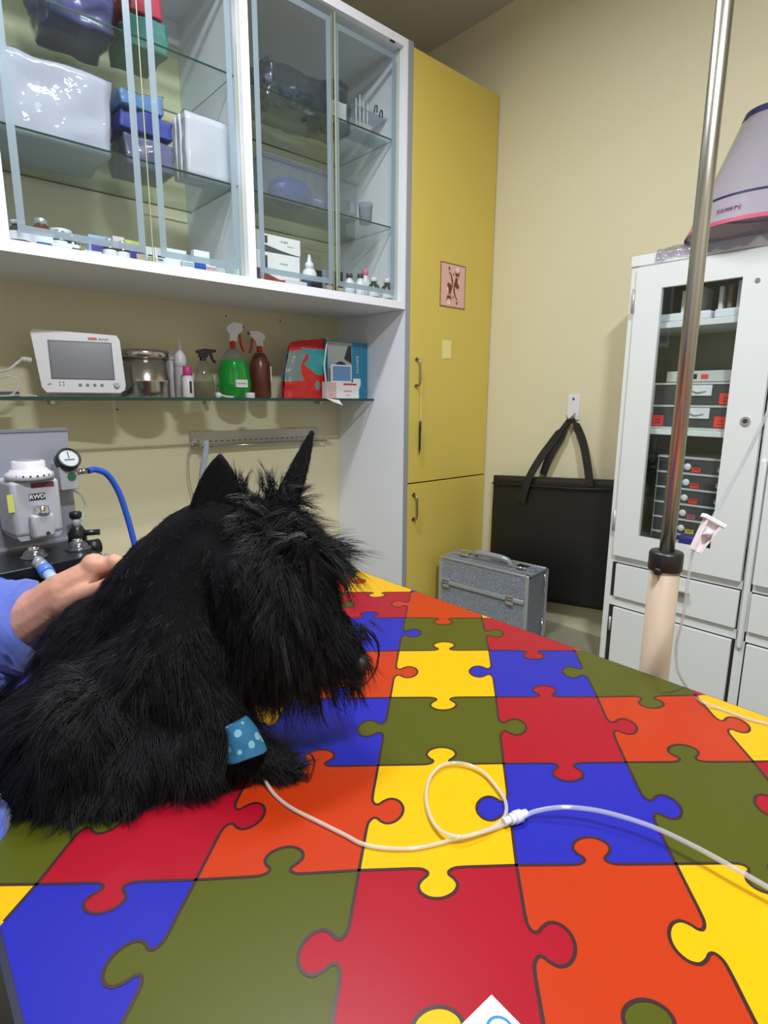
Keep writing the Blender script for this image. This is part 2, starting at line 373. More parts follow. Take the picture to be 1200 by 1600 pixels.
# ------------------------------------------------------------------ tall mustard cupboard
tc_ = thing('tall_cupboard', 'tall mustard yellow cupboard with white side panel in the corner', 'cupboard', (0, 0, 0))
b = MB().m(WHITE).box(XP+.003, XP+.033, YF, YW-.001, 0, 2.765).box(XP+.033, XB-.004, YF+.02, YW-.03, 0, .06).box(XP+.033, XB-.004, YF+.02, YW-.03, 2.70, 2.745).box(XB-.03, XB-.004, YF+.02, YW-.03, .06, 2.7).box(XP+.033, XB-.03, YW-.04, YW-.03, .06, 2.7)
b.m(GREYEDGE).box(XP+.003, XP+.033, YF-.002, YF, 0, 2.765)
b.build('carcass', None, tc_)
XD0, XD1 = XP+.037, XB-.006
def bar_handle(x, z0, z1, parent, y):
    h = MB().m(mat('nickel', (170, 158, 140), .3, 1))
    h.tube([(x, y, z0), (x-.002, y-.026, z0+.004), (x, y-.03, z0+.016), (x, y-.03, (z0+z1)/2), (x, y-.03, z1-.016), (x-.002, y-.026, z1-.004), (x, y, z1)], .0052, 10)
    h.cyl((x, y, z0), (x, y-.004, z0), .011, n=14).cyl((x, y, z1), (x, y-.004, z1), .011, n=14)
    return h.build('door_handle', None, parent)
du = MB().m(YELLOW).box(XD0, XD1, YF, YF+.018, .768, 2.748, .0015).build('upper_door', None, tc_)
dl = MB().m(YELLOW).box(XD0, XD1, YF, YF+.018, .02, .761, .0015).build('lower_door', None, tc_)
h1, h2 = at(655, 561, Y=YF-.02), at(655, 603, Y=YF-.02); bar_handle(h1[0], h2[2], h1[2], du, YF)
h3, h4 = at(650, 774, Y=YF-.02), at(650, 812, Y=YF-.02); bar_handle(h3[0], h4[2], h3[2], dl, YF)
# cord with pen on the upper handle
pn = thing('hanging_pen', 'black pen hanging on a yellow elastic cord from the cupboard handle', 'pen', (h2[0], YF-.034, h2[2]+.006))
z1 = at(656, 660, Y=YF-.03)[2]-h2[2]; z2 = at(651, 712, Y=YF-.03)[2]-h2[2]
MB().tube(smoothpts([(0, -.008, .016), (.003, -.004, 0), (.001, 0, -.05), (.003, .003, z1)], 5), .0018, 6).build('elastic_cord', mat('yellow_elastic', (232, 214, 120), .7), pn)
MB().m(BLACKP).lathe([(.001, z2), (.004, z2+.02), (.0055, z2+.03), (.006, z1-.03), (.005, z1)], (.0, .003, 0), 12).m(STEEL).box(.005, .008, 0, .004, z1-.05, z1-.005).build('pen_body', None, pn)
# picture card: two cats mirrored like on a playing card (generic drawing)
qa, qb = at(690, 400, Y=YF), at(724, 489, Y=YF); cx_, cz_ = (qa[0]+qb[0])/2, (qa[2]+qb[2])/2-.004; hw_, hh_ = (qb[0]-qa[0])/2+.006, .108
BR = mat('card_brown', (112, 56, 44), .6); PK = mat('card_pink', (222, 178, 172), .5); BR2 = mat('card_border', (140, 84, 52), .6)
b = MB().m(BR2).box(-hw_, hw_, -.0015, 0, -hh_, hh_).m(PK).box(-hw_+.005, hw_-.005, -.002, -.0015, -hh_+.006, hh_-.006)
for s_ in (1, -1):
    R_ = Matrix.Rotation(0 if s_ == 1 else PI, 4, 'Y')
    b.m(BR)
    b.prism([(.012, .078), (.018, .066), (.03, .064), (.038, .064), (.048, .078), (.046, .058), (.036, .04), (.024, .04), (.014, .058)], -.0028, -.002, R_)
    b.prism([(.02, .044), (.032, .042), (.038, .02), (.046, -.0), (.04, -.012), (.026, -.01), (.014, .0), (.012, -.02), (.022, -.05), (.036, -.062), (.028, -.066), (.012, -.05), (.002, -.024), (.006, .01)], -.0028, -.002, R_)
    b.prism([(-.034, .07), (-.028, .074), (-.026, .086), (-.032, .092), (-.038, .084)], -.0028, -.002, R_)
    b.prism([(-.006, .058), (-.002, .05), (.004, .054), (.002, .062)], -.0028, -.002, R_)
    b.m(mat('card_cream', (240, 225, 215), .6))
    for dx in (.022, .030, .038): b.prism([(dx-.0015, .07), (dx+.0015, .07), (dx+.003, .09), (dx, .094), (dx-.003, .09)], -.0029, -.002, R_)
    b.prism([(.026, .05), (.034, .05), (.032, .04), (.028, .04)], -.0032, -.002, R_)
    b.prism([(.034, .03), (.044, .026), (.046, .008), (.038, .012)], -.0032, -.002, R_)
tag(b.build('cat_card', None, None, (cx_, YF-.0005, cz_)), 'pink card with two mirrored brown cats stuck on the mustard door', 'card')
qa, qb = at(691, 531, Y=YF), at(704, 561, Y=YF)
tag(MB().box(qa[0], qb[0], YF-.002, YF-.0006, qb[2], qa[2]).build('sticky_note', mat('pale_yellow_paper', (232, 222, 150), .7)), 'small pale yellow sticky note below the cat card', 'note')
# ------------------------------------------------------------------ glass wall shelf
ZS = 1.197
sh = thing('glass_wall_shelf', 'long green glass shelf on the wall under the white cabinet', 'shelf', (0, 0, 0))
b = MB().m(GLASSG).box(-.5, XP, 2.335, YW, ZS-.012, ZS); b.m(GEDGE).box(-.5, XP, 2.3335, 2.335, ZS-.0125, ZS+.0005)
b.build('glass_plate', None, sh)
for x in (-.3, .55, 1.2, 1.85): MB().box(x-.01, x+.01, YW-.05, YW, ZS-.03, ZS-.012, .003).build('shelf_clip', STEEL, sh)
def zpx(px, py, Y): return at(px, py, Y=Y)[2]
# patient monitor
YM = 2.42
mx0, mx1 = xpx(57, 560, YM), xpx(188, 560, YM); zt = zpx(120, 522, YM)
mw, mh = mx1-mx0, zt-ZS
mo = thing('patient_monitor', 'white patient monitor with grey screen on the glass shelf', 'monitor', ((mx0+mx1)/2+.0, YM-.01, ZS), -.2)
tilt = Matrix.Rotation(-.16, 4, 'X')
MM = Matrix.Translation((0, 0, .012)) @ tilt
b = MB().m(WPLAST)
out = [(-mw/2+.022, 0), (mw/2-.022, 0), (mw/2-.004, .012), (mw/2+.0, .03), (mw/2-.006, mh-.03), (mw/2-.016, mh-.012), (-mw/2+.0, mh-.004), (-mw/2-.010, mh-.012), (-mw/2+.008, .02)]
b.prism(out, -.03, .008, MM)
b.box(-mw/2+.04, mw/2-.03, .008, .09, .01, mh-.05, .01, M=MM)
b.box(-mw/2+.02, mw/2-.02, -.02, .14, -.012, -.003, .004)
b.build('monitor_housing', None, mo)
sx0, sx1, sz0, sz1 = -mw/2+.045, mw/2-.04, .052, mh-.045
MB().m(mat('screen_grey', (112, 114, 122), .25)).box(sx0, sx1, -.0325, -.0302, sz0, sz1, M=MM).m(mat('screen_bezel', (70, 72, 80), .4)).box(sx0-.004, sx1+.004, -.0318, -.0301, sz0-.004, sz1+.004, M=MM).build('screen', None, mo)
for k in range(4):
    x = -.012+k*.0245
    MB().cyl(MM @ Vector((x, -.03, .028)), MM @ Vector((x, -.034, .028)), .0055, n=14).build('button', mat('button_grey', (120, 122, 130), .4), mo)
MB().cyl(MM @ Vector((mw/2-.032, -.03, .028)), MM @ Vector((mw/2-.032, -.044, .028)), .011, .009, n=20).build('rotary_knob', mat('knob_grey', (180, 182, 190), .35), mo)
MB().m(RED).box(mw/2-.115, mw/2-.085, -.031, -.0301, mh-.034, mh-.025, M=MM).build('red_logo', None, mo)
MB().m(INK).scribble(5, .011, MM @ TXY(mw/2-.062, -.0302, mh-.03)).build('model_lettering', None, mo)
for dx in (.065, .077):
    for dz in (.024, .034): MB().m(INK).box(-mw/2+dx, -mw/2+dx+.004, -.031, -.0301, dz, dz+.004, M=MM).build('status_light', None, mo)
MB().m(INK).tube([MM @ Vector((-mw/2+.028, -.0305, .026)), MM @ Vector((-mw/2+.036, -.0305, .032)), MM @ Vector((-mw/2+.04, -.0305, .028))], .0012, 6).build('arc_mark', None, mo)

# cable plugged into monitor
b = MB().m(mat('cable_grey', (206, 206, 204), .5))
cp_ = [at(49, 563, Y=2.40), at(36, 561, Y=2.40), at(28, 566, Y=2.40), at(14, 577, Y=2.40), at(-6, 583, Y=2.42), at(-30, 600, Y=2.44)]
b.tube(smoothpts(cp_, 6), [.009]*8+[.0045]*23, 10)
c2 = [at(-20, 600, Y=2.42), at(8, 588, Y=2.40), at(26, 592, Y=2.39), at(28, 606, Y=2.39), at(16, 618, Y=2.39), at(-6, 622, Y=2.39), at(-30, 621, Y=2.4)]
b.tube(smoothpts(c2, 6), .003, 8)
c3 = [at(-20, 620, Y=2.38), at(15, 618, Y=2.38), at(40, 617, Y=2.37), at(58, 619, Y=2.37)]
b.tube(smoothpts(c3, 6), .0025, 8)
tag(b.build('monitor_cable', None), 'pale grey cable looping from the left side of the monitor', 'cable')
q = at(-8, 618, Y=2.45)
tag(MB().box(q[0]-.12, at(28, 612, Y=2.45)[0], 2.42, 2.5, ZS, ZS+.018, .003).build('adapter_box', mat('slate_plastic', (84, 90, 104), .5)), 'flat slate adapter box at the left end of the glass shelf', 'adapter')
# steel pot
YS = 2.46
x0, x1 = xpx(188, 585, YS), xpx(266, 585, YS); r = (x1-x0)/2; zt = zpx(226, 545, YS)-ZS
pt = thing('steel_canister', 'round stainless steel canister with lid beside the monitor', 'canister', ((x0+x1)/2, YS+.01, ZS))
MB().m(STEEL).lathe([(r*.93, 0), (r*.95, .004), (r*.95, zt*.30), (r*.97, zt*.32), (r*.97, zt*.35), (r*.95, zt*.37), (r*.95, zt*.84), (r*.93, zt*.84), (r*.93, .01)], n=40).build('canister_body', None, pt)
MB().m(STEEL).lathe([(r*.97, zt*.80), (r, zt*.81), (r, zt*.9), (r*.98, zt*.95), (r*.6, zt*.985), (r*.1, zt)], n=40).build('lid', None, pt)
# bottles
def bottle(name, label, cat, px, py0, py1, wpx, prof, material, Y=YS, parts=(), group=None, z=ZS):
    """prof: (radius as a share of half width, height as a share of total)"""
    x = xpx(px, py1, Y); H = zpx(px, py0, Y)-z; R = (xpx(px+wpx/2, py1, Y)-xpx(px-wpx/2, py1, Y))/2
    t = thing(name, label, cat, (x, Y, z), 0, group)
    MB().m(material).lathe([(R*a, H*c) for a, c in prof], n=24).build('bottle_body', None, t)
    for nm, mt, pr in parts: MB().m(mt).lathe([(R*a, H*c) for a, c in pr], n=20).build(nm, None, t)
    return t, R, H
t, R, H = bottle('nozzle_bottle', 'tall white bottle with pointed nozzle right of the steel canister', 'bottle', 285, 530, 620, 20,
    [(.85, 0), (.95, .02), (.95, .5), (.9, .52)], mat('cloudy_plastic', (196, 192, 196), .4), 2.5,
    [('cap', WPLAST, [(.9, .52), (.9, .62), (.8, .72), (.35, .8), (.25, .97), (.1, 1)])])
t, R, H = bottle('pink_cap_bottle', 'small white bottle with magenta pink cap on the glass shelf', 'bottle', 295, 572, 620, 17,
    [(.9, 0), (1, .04), (1, .62), (.6, .72)], WPLAST, 2.41, [('cap', mat('magenta_cap', (196, 62, 132), .4), [(.72, .7), (.78, .72), (.74, .98), (.6, 1)])])
MB().m(INK).box(-.004, .006, -R-.0005, -R+.001, H*.14, H*.52).build('label_print', mat('violet_print', (118, 80, 130), .6), t)
t = bottle('white_pill_bottle', 'white plastic bottle half hidden behind the steel canister', 'bottle', 271, 548, 620, 22, [(.9, 0), (1, .03), (1, .75), (.7, .8)], mat('cloudy_plastic', (196, 192, 196), .4), 2.56, [('cap', WPLAST, [(.8, .8), (.85, .82), (.85, .98), (.7, 1)])])
def sprayer(name, label, px, py0, py1, wpx, prof, bm_, headm, trigm, Y, neck, flip=1, colm=None):
    x = xpx(px, py1, Y); H = zpx(px, py0, Y)-ZS; R = (xpx(px+wpx/2, py1, Y)-xpx(px-wpx/2, py1, Y))/2
    t = thing(name, label, 'spray bottle', (x, Y, ZS))
    MB().m(bm_).lathe([(R*a, H*c) for a, c in prof], n=32).build('bottle_body', None, t)
    nr = .30*.03; z = H*neck
    hs = (H-z)/.06
    MB().m(colm or trigm).lathe([(.0125, z-.002), (.0135, z), (.0135, z+.014*hs), (.010, z+.017*hs)], n=20).build('collar', None, t)
    hd = MB().m(headm)
    hd.prism([(1.45*x_, z_) for x_, z_ in [(-.012, z+.016*hs), (.012, z+.016*hs), (.016, z+.03*hs), (.034, z+.044*hs), (.036, z+.058*hs), (.004, z+.06*hs), (-.018, z+.05*hs), (-.02, z+.04*hs), (-.01, z+.032*hs)]] if flip == 1 else
             [(1.45*x_, z_) for x_, z_ in [(.012, z+.016*hs), (-.012, z+.016*hs), (-.016, z+.03*hs), (-.034, z+.044*hs), (-.036, z+.058*hs), (-.004, z+.06*hs), (.018, z+.05*hs), (.02, z+.04*hs), (.01, z+.032*hs)]], -.009, .009)
    hd.build('spray_head', None, t)
    MB().m(trigm).tube(smoothpts([(.030*flip, 0, z+.044*hs), (.038*flip, 0, z+.03*hs), (.044*flip, 0, z+.008*hs), (.056*flip, 0, z-.006*hs)], 4), .0062, 8).cyl((.050*flip, 0, z+.051*hs), (.060*flip, 0, z+.052*hs), .006, n=10).build('trigger', None, t)
    return t, R, H
GREENL = mat('green_liquid', (10, 150, 52), .12, coat=.4)
t, R, H = sprayer('green_spray_bottle', 'spray bottle of bright green liquid with red and white trigger', 367, 504, 620, 48,
    [(.75, 0), (.86, .01), (1.0, .16), (1.0, .2), (.8, .46), (.76, .5)], GREENL, WPLAST, RED, 2.51, .66)
MB().m(CLEARP).lathe([(R*.77, H*.5), (R*.62, H*.56), (R*.34, H*.64), (.012, H*.67)], n=28, cap=False).build('clear_neck', None, t)
MB().m(PAPER).box(-.032, .026, -R-.002, -R+.006, H*.14, H*.24).m(INK).scribble(9, .0095, TXY(-.003, -R-.0022, H*.19)).build('label', None, t)
t, R, H = sprayer('brown_spray_bottle', 'brown plastic spray bottle with white trigger head and red collar', 408, 518, 620, 28,
    [(.9, 0), (1, .02), (1, .42), (.96, .52), (.62, .64), (.42, .68)], mat('brown_plastic', (98, 52, 42),   .3), WPLAST, RED, 2.53, .70, -1)
MB().m(PAPER).box(R*.55, R*.92, -R*.6, -R*.5, H*.25, H*.48).build('label', None, t)
t, R, H = sprayer('clear_spray_bottle', 'small clear spray bottle with black trigger half full', 320, 545, 620, 32,
    [(.85, 0), (.95, .02), (.95, .3), (.7, .55), (.36, .76)], glass('clear_bottle', (215, 216, 200), .25, (205, 200, 180), .06, 1.4), BLACKP, BLACKP, 2.40, .76)
MB().m(glass('bottle_liquid', (190, 190, 150), .3, (180, 176, 130))).lathe([(R*.82, .002), (R*.9, .004), (R*.88, H*.33)], n=24).build('liquid', None, t)
q = at(345, 616, Y=2.38)
tag(MB().m(WPLAST).lathe([(.001, 0), (.012, .002), (.014, .018), (.006, .024)], (q[0]-.012, 2.38, ZS), 16).tube(smoothpts([(q[0]-.012, 2.375, ZS+.016), (q[0]+.02, 2.37, ZS+.006), (q[0]+.055, 2.37, ZS+.004)], 5), .004, 8).build('measuring_scoop', None), 'white plastic scoop lying in front of the green spray bottle', 'scoop')
q = at(391, 618, Y=2.38)
tag(MB().m(WPLAST).lathe([(.020, 0), (.021, .002), (.021, .022), (.019, .024), (.002, .024)], (q[0], 2.38, ZS), 24).build('screw_cap', None), 'loose white screw cap in front of the brown spray bottle', 'cap')
# wipes pack: soft pillow with fin seam
x0, x1 = xpx(443, 600, 2.42), xpx(516, 600, 2.42); W_ = x1-x0; H = zpx(480, 528, 2.42)-ZS
wp = thing('wipes_pack', 'red and turquoise soft pack of wipes on the glass shelf', 'wipes pack', ((x0+x1)/2, 2.43, ZS))
b = MB(); nx, nz = 70, 70; gm = [mat('wipes_red', (206, 42, 42), .25), mat('wipes_turquoise', (58, 160, 165), .25), mat('wipes_grey', (120, 140, 138), .3)]
for m_ in gm: b.m(m_)
for side in (-1, 1):
    vv = {}
    for a in range(nx+1):
        for c in range(nz+1):
            u_, v_ = a/nx, c/nz
            th = .045*min(1, (1-v_)*3.2+.12)*math.sin(PI*min(max(u_, .02), .98))**.45
            bul = .006*noise.noise(Vector((u_*6, v_*6, side*3)))
            xx = (u_-.5)*W_*(1-.42*max(0, v_-.45))+W_*.05*v_; zz = v_*H*(.90+.12*u_**.7)+.004*noise.noise(Vector((u_*5, 2, 0)))
            vv[a, c] = b.bm.verts.new((xx, side*(th+bul), max(0.001, zz)))
    for a in range(nx):
        for c in range(nz):
            f = b.bm.faces.new([vv[a, c], vv[a+1, c], vv[a+1, c+1], vv[a, c+1]]); f.smooth = True
            u_, v_ = (a+.5)/nx, (c+.5)/nz
            k = 0
            if v_ > .50+.10*math.sin(u_*7) and v_ < .90-.1*u_ and u_ > .30+.1*math.sin(v_*11): k = 1
            if u_ < .32+.06*math.sin(v_*9) and .3 < v_ < .85: k = 2
            if k == 0 and (u_-.62)**2+(v_-.22)**2*.6 < .004: k = 2
            f.material_index = k
b.build('pouch', None, wp)
b = MB().m(PAPER)
b.tube([(W_*.40, -.03, H*1.02), (W_*.30, -.055, H*.86), (W_*.22, -.066, H*.55), (W_*.26, -.066, H*.25), (W_*.24, -.05, .004)], [.004]*5, 6, flat=.5)
b.prism([(W_*.12, .002), (W_*.42, -.008), (W_*.5, -.034), (W_*.3, -.018)], -.115, -.113)
b.build('white_seam', None, wp)
# teal box with printed side
def carton(name, label, cat, x0, x1, y0, y1, z0, z1, col, rotz=0, decor=None, group=None):
    cx, cy = (x0+x1)/2, (y0+y1)/2
    b = MB().m(col).box(x0-cx, x1-cx, y0-cy, y1-cy, 0, z1-z0, .0008, seg=1)
    if decor: decor(b, x1-x0, y1-y0, z1-z0)
    return tag(b.build(name, None, None, (cx, cy, z0), rotz), label, cat, group)
x0, x1 = xpx(512, 580, 2.385), XP+.001; zt = zpx(560, 536, 2.39)
def dec(b, w_, d_, h_):
    f = -d_/2-.0004
    b.m(mat('box_grey_photo', (165, 168, 165), .5)).box(-w_/2+.002, w_*.1, f, f+.0006, .012, h_-.004)
    b.m(mat('box_dark_photo', (38, 48, 46), .5)); c_ = Vector((-w_*.18, f-.0002, h_*.5))
    b.cyl(c_, c_-Vector((0, .0004, 0)), .043, n=28); b.m(mat('box_mid_photo', (120, 124, 124), .5)).cyl(c_-Vector((0, .0003, 0)), c_-Vector((0, .0007, 0)), .02, n=20)
    b.m(mat('box_dark_photo', (38, 48, 46), .5)).prism([(-w_*.1, h_*.7), (w_*.0, h_*.92), (w_*.08, h_*.94), (w_*.09, h_*.62)], f-.0009, f-.0002)
    b.m(PAPER).prism([(w_*.12, .004), (w_*.13, h_*.36), (w_*.32, h_*.36), (w_*.32, h_*.24), (w_*.18, .004)], f-.0009, f-.0002)
    b.m(mat('box_teal_dark', (30, 84, 92), .5)).prism([(-w_*.1, .014), (-w_*.1, h_*.34), (w_*.11, h_*.34), (w_*.11, .014)], f-.0008, f-.0002)
    b.m(PAPER).scribble(7, .02, TXY(w_*.24, f-.0004, h_*.62, Matrix.Rotation(-PI/2, 4, 'Y')))
carton('teal_carton', 'large teal blue carton at the right end of the glass shelf', 'box', x0, x1-.003, 2.385, 2.50, ZS, zt, TEAL, 0, dec)
x0, x1 = xpx(518, 580, 2.345), xpx(549, 580, 2.345)
xr0, xr1 = xpx(510, 610, 2.345), xpx(560, 610, 2.345); zr = zpx(530, 597, 2.345)
def dec(b, w_, d_, h_):
    f = -d_/2-.0004
    b.m(RED).box(0, w_*.42, f, f+.0006, h_*.82, h_*.93).scribble(7, .012, TXY(w_*.14, f, h_*.45)).m(INK).scribble(8, .006, TXY(w_*.14, f, h_*.2)).scribble(3, .007, TXY(-w_*.38, f, h_*.2))
    b.m(mat('box_pinkside', (214, 180, 180), .5)).box(-w_/2+.001, -w_*.22, f, f+.0003, .001, h_-.001)
carton('medicine_box', 'small white and red medicine carton in front of the teal carton', 'box', xr0, xr1, 2.34, 2.382, ZS, zr, PAPER, 0, dec)
def dec(b, w_, d_, h_): b.m(mat('frame_blue', (102, 142, 190), .4)).box(-w_/2+.006, w_/2-.006, -d_/2-.0006, -d_/2, .006, h_-.006)
carton('framed_card', 'small blue card in white frame standing on the red and white carton', 'card', x0, x1, 2.344, 2.356, zr, zpx(530, 570, 2.345), PAPER, 0, dec)
# ------------------------------------------------------------------ contents of the wall cabinet
ZB = UZ0+.036; Z1, Z2 = 1.999, 2.375
def span(pa, pb, py, Y): return xpx(pa, py, Y), xpx(pb, py, Y)
def wavy_pack(name, label, cat, x0, x1, y0, y1, z0, z1, material, amp=.01, seed=0, film=None, taper=0, group=None, n=14):
    b = MB().m(material); b.box(-.5, .5, -.5, .5, 0, 1)
    bmesh.ops.subdivide_edges(b.bm, edges=b.bm.edges[:], cuts=n, use_grid_fill=True)
    w_, d_, h_ = x1-x0, y1-y0, z1-z0
    for v in b.bm.verts:
        c = v.co.copy(); q = Vector((c.x*w_, c.y*d_, c.z*h_))
        nn = noise.noise_vector(Vector((q.x*14+seed, q.y*14, q.z*14)))*amp
        if c.z > .001: q += nn
        else: q += Vector((nn.x, nn.y, 0))
        q.x *= 1-taper*c.z; v.co = q
    for f in b.bm.faces: f.smooth = True
    o = b.build(name, None, None, ((x0+x1)/2, (y0+y1)/2, z0)); tag(o, label, cat, group)
    if film:
        me = o.data.copy()
        for v in me.vertices: v.co = v.co+v.normal*.004+noise.noise_vector(v.co*30)*.006; v.co.z = max(v.co.z, .0005)
        me.materials.clear(); me.materials.append(film); p = bpy.data.objects.new('plastic_wrap', me); C.objects.link(p); p.parent = o
    return o
x0, x1 = xpx(-60, 160, 2.25), xpx(172, 160, 2.25)
wavy_pack('wrapped_pad_pack', 'large white pad pack in shiny plastic film on the left middle shelf', 'pack', DIV[1]+.035, x1-.02, 2.22, 2.5, Z1, zpx(90, 100, 2.24)-.01, mat('white_pads', (178, 180, 194), .6, bump=.3, bscale=30), .012, 1, FILM, -.12)
x0, x1 = span(186, 262, 220, 2.28)
o = wavy_pack('grey_pouch_stack', 'grey film pouches under the blue drapes on the middle shelf', 'pouch', x0+.01, x1+.0, 2.24, 2.42, Z1, Z1+.10, mat('grey_violet_film', (104, 104, 140), .3), .012, 3, FILM)
wavy_pack('blue_drape_pack', 'folded light blue drape topping the grey film pouches', 'drape', x0, x1-.03, 2.23, 2.40, Z1+.185, Z1+.235, mat('light_blue_drape', (96, 140, 196), .6), .014, 5, FILM)
wavy_pack('navy_drape_pack', 'folded royal blue drape between grey pouches and light blue drape', 'drape', x0-.005, x1+.0, 2.235, 2.41, Z1+.115, Z1+.175, mat('royal_drape', (48, 60, 150), .6), .012, 6)
x0, x1 = span(284, 352, 240, 2.24)
for k in range(3):
    wavy_pack('sterile_pouch', ('white sterile pouch with zip edge, frontmost on the middle shelf', 'white sterile pouch second behind on the middle shelf', 'white sterile pouch rearmost of three on the middle shelf')[k], 'pouch', x0-.004*k, x1+.006*k, 2.20+.035*k, 2.228+.035*k, Z1, zpx(315, 186-4*k, 2.22)-.01*k, mat('pouch_white', (206, 207, 214), .6), .004, 10+k, FILM if k == 0 else None, 0, 'white pouches on the middle shelf', 8)
x0, x1 = span(60, 182, 20, 2.27)
wavy_pack('violet_bag', 'shiny blue violet plastic bag on the left top shelf', 'bag', x0+.02, x1-.02, 2.22, 2.45, Z2, Z2+.17, mat('violet_plastic', (78, 76, 132), .3), .03, 15, FILM)
x0, x1 = span(192, 246, 20, 2.26)
wavy_pack('green_fabric_bundle', 'folded dark green fabric bundle on the left top shelf', 'fabric', x0, x1+.01, 2.22, 2.42, Z2, Z2+.09, mat('green_fabric', (36, 104, 100), .6), .014, 17)
wavy_pack('red_fabric_bundle', 'red fabric bundle lying on the green bundle', 'fabric', x0+.01, x1, 2.23, 2.40, Z2+.11, Z2+.19, mat('red_fabric', (172, 46, 74), .6), .014, 19)
# right bay
x0, x1 = span(408, 520, 130, 2.28)
SBAG = glass('supply_bag_film', (200, 206, 214), .16, (150, 156, 172), .08, 1.6, bump=.6, bscale=30)
def supply_bag(name, label, xa, xb, ya, yb, h, cols, seed):
    rg = random.Random(seed)
    o = wavy_pack(name, label, 'bag', xa, xb, ya, yb, Z2, Z2+h, SBAG, .024, seed)
    hx, hy = (xb-xa)/2-.03, (yb-ya)/2-.035
    for k in range(16):
        z = .014+h*.82*(k/16); a = rg.uniform(0, PI); L = rg.uniform(.02, .045); p = Vector((rg.uniform(-hx+.02, hx-.02), rg.uniform(-hy, hy), z)); d = Vector((math.cos(a)*L, math.sin(a)*L*.6, rg.uniform(-.01, .02)))
        b = MB().m(cols[k % len(cols)])
        if k % 3 == 0: b.box(-L, L, -.012, .012, -.006, .006, .002, M=Matrix.Translation(p) @ Matrix.Rotation(a, 4, 'Z') @ Matrix.Rotation(.4, 4, 'Y'))
        else: b.cyl(p-d, p+d, rg.uniform(.009, .016), n=12)
        b.build('bagged_item', None, o)
    return o
NV = mat('navy_supply', (44, 50, 104), .4); SG = mat('slate_supply', (96, 104, 130), .4); PW_ = mat('pale_supply', (206, 208, 220), .4); GN = mat('green_supply', (44, 74, 62), .4)
supply_bag('grey_supply_bag', 'transparent bag of dark blue supplies on the right top shelf', x0, x1-.05, 2.23, 2.44, .15, (NV, SG, NV, GN, PW_), 23)
supply_bag('green_supply_bag', 'clear bag of dark green tubing right on the top shelf', x1-.04, x1+.075, 2.25, 2.42, .18, (GN, SG, GN, PW_), 25)
wavy_pack('syringe_pack', 'white paper syringe packet leaning at the shelf front edge', 'packet', x1-.06, x1+.01, 2.19, 2.22, Z2, Z2+.075, mat('speckled_paper', (196, 196, 205), .6, noise_amt=.3, nscale=90), .006, 27, None, 0, None, 6)
x0, x1 = span(552, 606, 180, 2.22)
rk = thing('acrylic_rack', 'clear acrylic rack with upright rods and black hooks on the top shelf', 'rack', ((x0+x1)/2, 2.26, Z2))
MB().box(-(x1-x0)/2, (x1-x0)/2, -.05, .05, 0, .006).box(-(x1-x0)/2, (x1-x0)/2, -.05, .05, .095, .1).box((x1-x0)/2-.003, (x1-x0)/2, -.05, .05, .006, .095).build('acrylic_box', CLEARP, rk)
for k in range(4): MB().cyl((-(x1-x0)/2+.012+k*.022, -.045, .006), (-(x1-x0)/2+.012+k*.022, -.045, .13+.02*(k == 1)), .0028, n=10).build('rod', mat('clear_rod', (200, 208, 214), .15), rk)
for k in (0, 1): MB().tube(smoothpts([(.01+k*.032, -.05, .1-k*.01), (.012+k*.032, -.056, .125-k*.01), (.022+k*.032, -.056, .128-k*.01), (.026+k*.032, -.052, .105-k*.01)], 4), .003, 8).build('hook', BLACKP, rk)
x0, x1 = span(404, 552, 290, 2.24)
tr_ = thing('clear_storage_tray', 'clear plastic tray holding a blue resuscitation bag, right middle shelf', 'tray', ((x0+x1)/2, 2.32, Z1))
w_ = x1-x0
b = MB().m(CLEARP); zt = .155
for (a0, a1, b0, b1) in ((-w_/2, w_/2, -.11, -.107), (-w_/2, w_/2, .107, .11), (-w_/2, -w_/2+.003, -.107, .107), (w_/2-.003, w_/2, -.107, .107)): b.box(a0, a1, b0, b1, .003, zt)
b.box(-w_/2, w_/2, -.11, .11, 0, .003).box(-w_/2-.008, w_/2+.008, -.118, -.107, zt-.006, zt)
b.build('tray_body', None, tr_)
MB().box(-w_/2-.01, w_/2+.01, -.12, .12, zt, zt+.01, .003).build('tray_lid', CLEARP, tr_)
AMB = mat('blue_silicone', (84, 98, 176), .25)
ab = thing('resuscitation_bag', 'blue silicone resuscitation bag inside the clear tray', 'breathing bag', ((x0+x1)/2-.05, 2.30, Z1+.004))
b = MB().m(AMB); b.lathe([(.012, -.11), (.035, -.10), (.058, -.06), (.064, 0), (.058, .05), (.035, .085), (.02, .10)], (0, 0, .068), 28, Matrix.Rotation(PI/2, 4, 'Y')); b.build('bag', None, ab)
MB().m(mat('clear_valve', (150, 160, 200), .2)).lathe([(.02, .10), (.022, .14), (.03, .145), (.03, .165), (.012, .17)], (0, 0, .06), 20, Matrix.Rotation(PI/2, 4, 'Y')).build('valve', None, ab)
x0, x1 = span(556, 592, 310, 2.21)
tag(MB().m(CLEARP).lathe([(.026, 0), (.028, .002), (.034, .085), (.036, .088), (.033, .088), (.027, .004), (.001, .004)], ((x0+x1)/2, 2.225, Z1), 24, cap=False).build('clear_cup', None), 'empty clear plastic cup beside the tray on the middle shelf', 'cup')
x0, x1 = span(545, 577, 250, 2.45)
def dec(b, w_, d_, h_): b.m(INK).box(-w_*.42, -w_*.1, -d_/2-.0006, -d_/2, .12*1, h_*.98).m(PAPER).box(0, w_*.45, -d_/2-.0006, -d_/2, h_*.7, h_*.98)
carton('grey_carton', 'grey green carton with label behind the clear tray', 'box', x0-.02, XP-.03, 2.45, 2.54, Z1, Z1+.17, mat('grey_green_card', (140, 150, 145), .5), 0, dec)
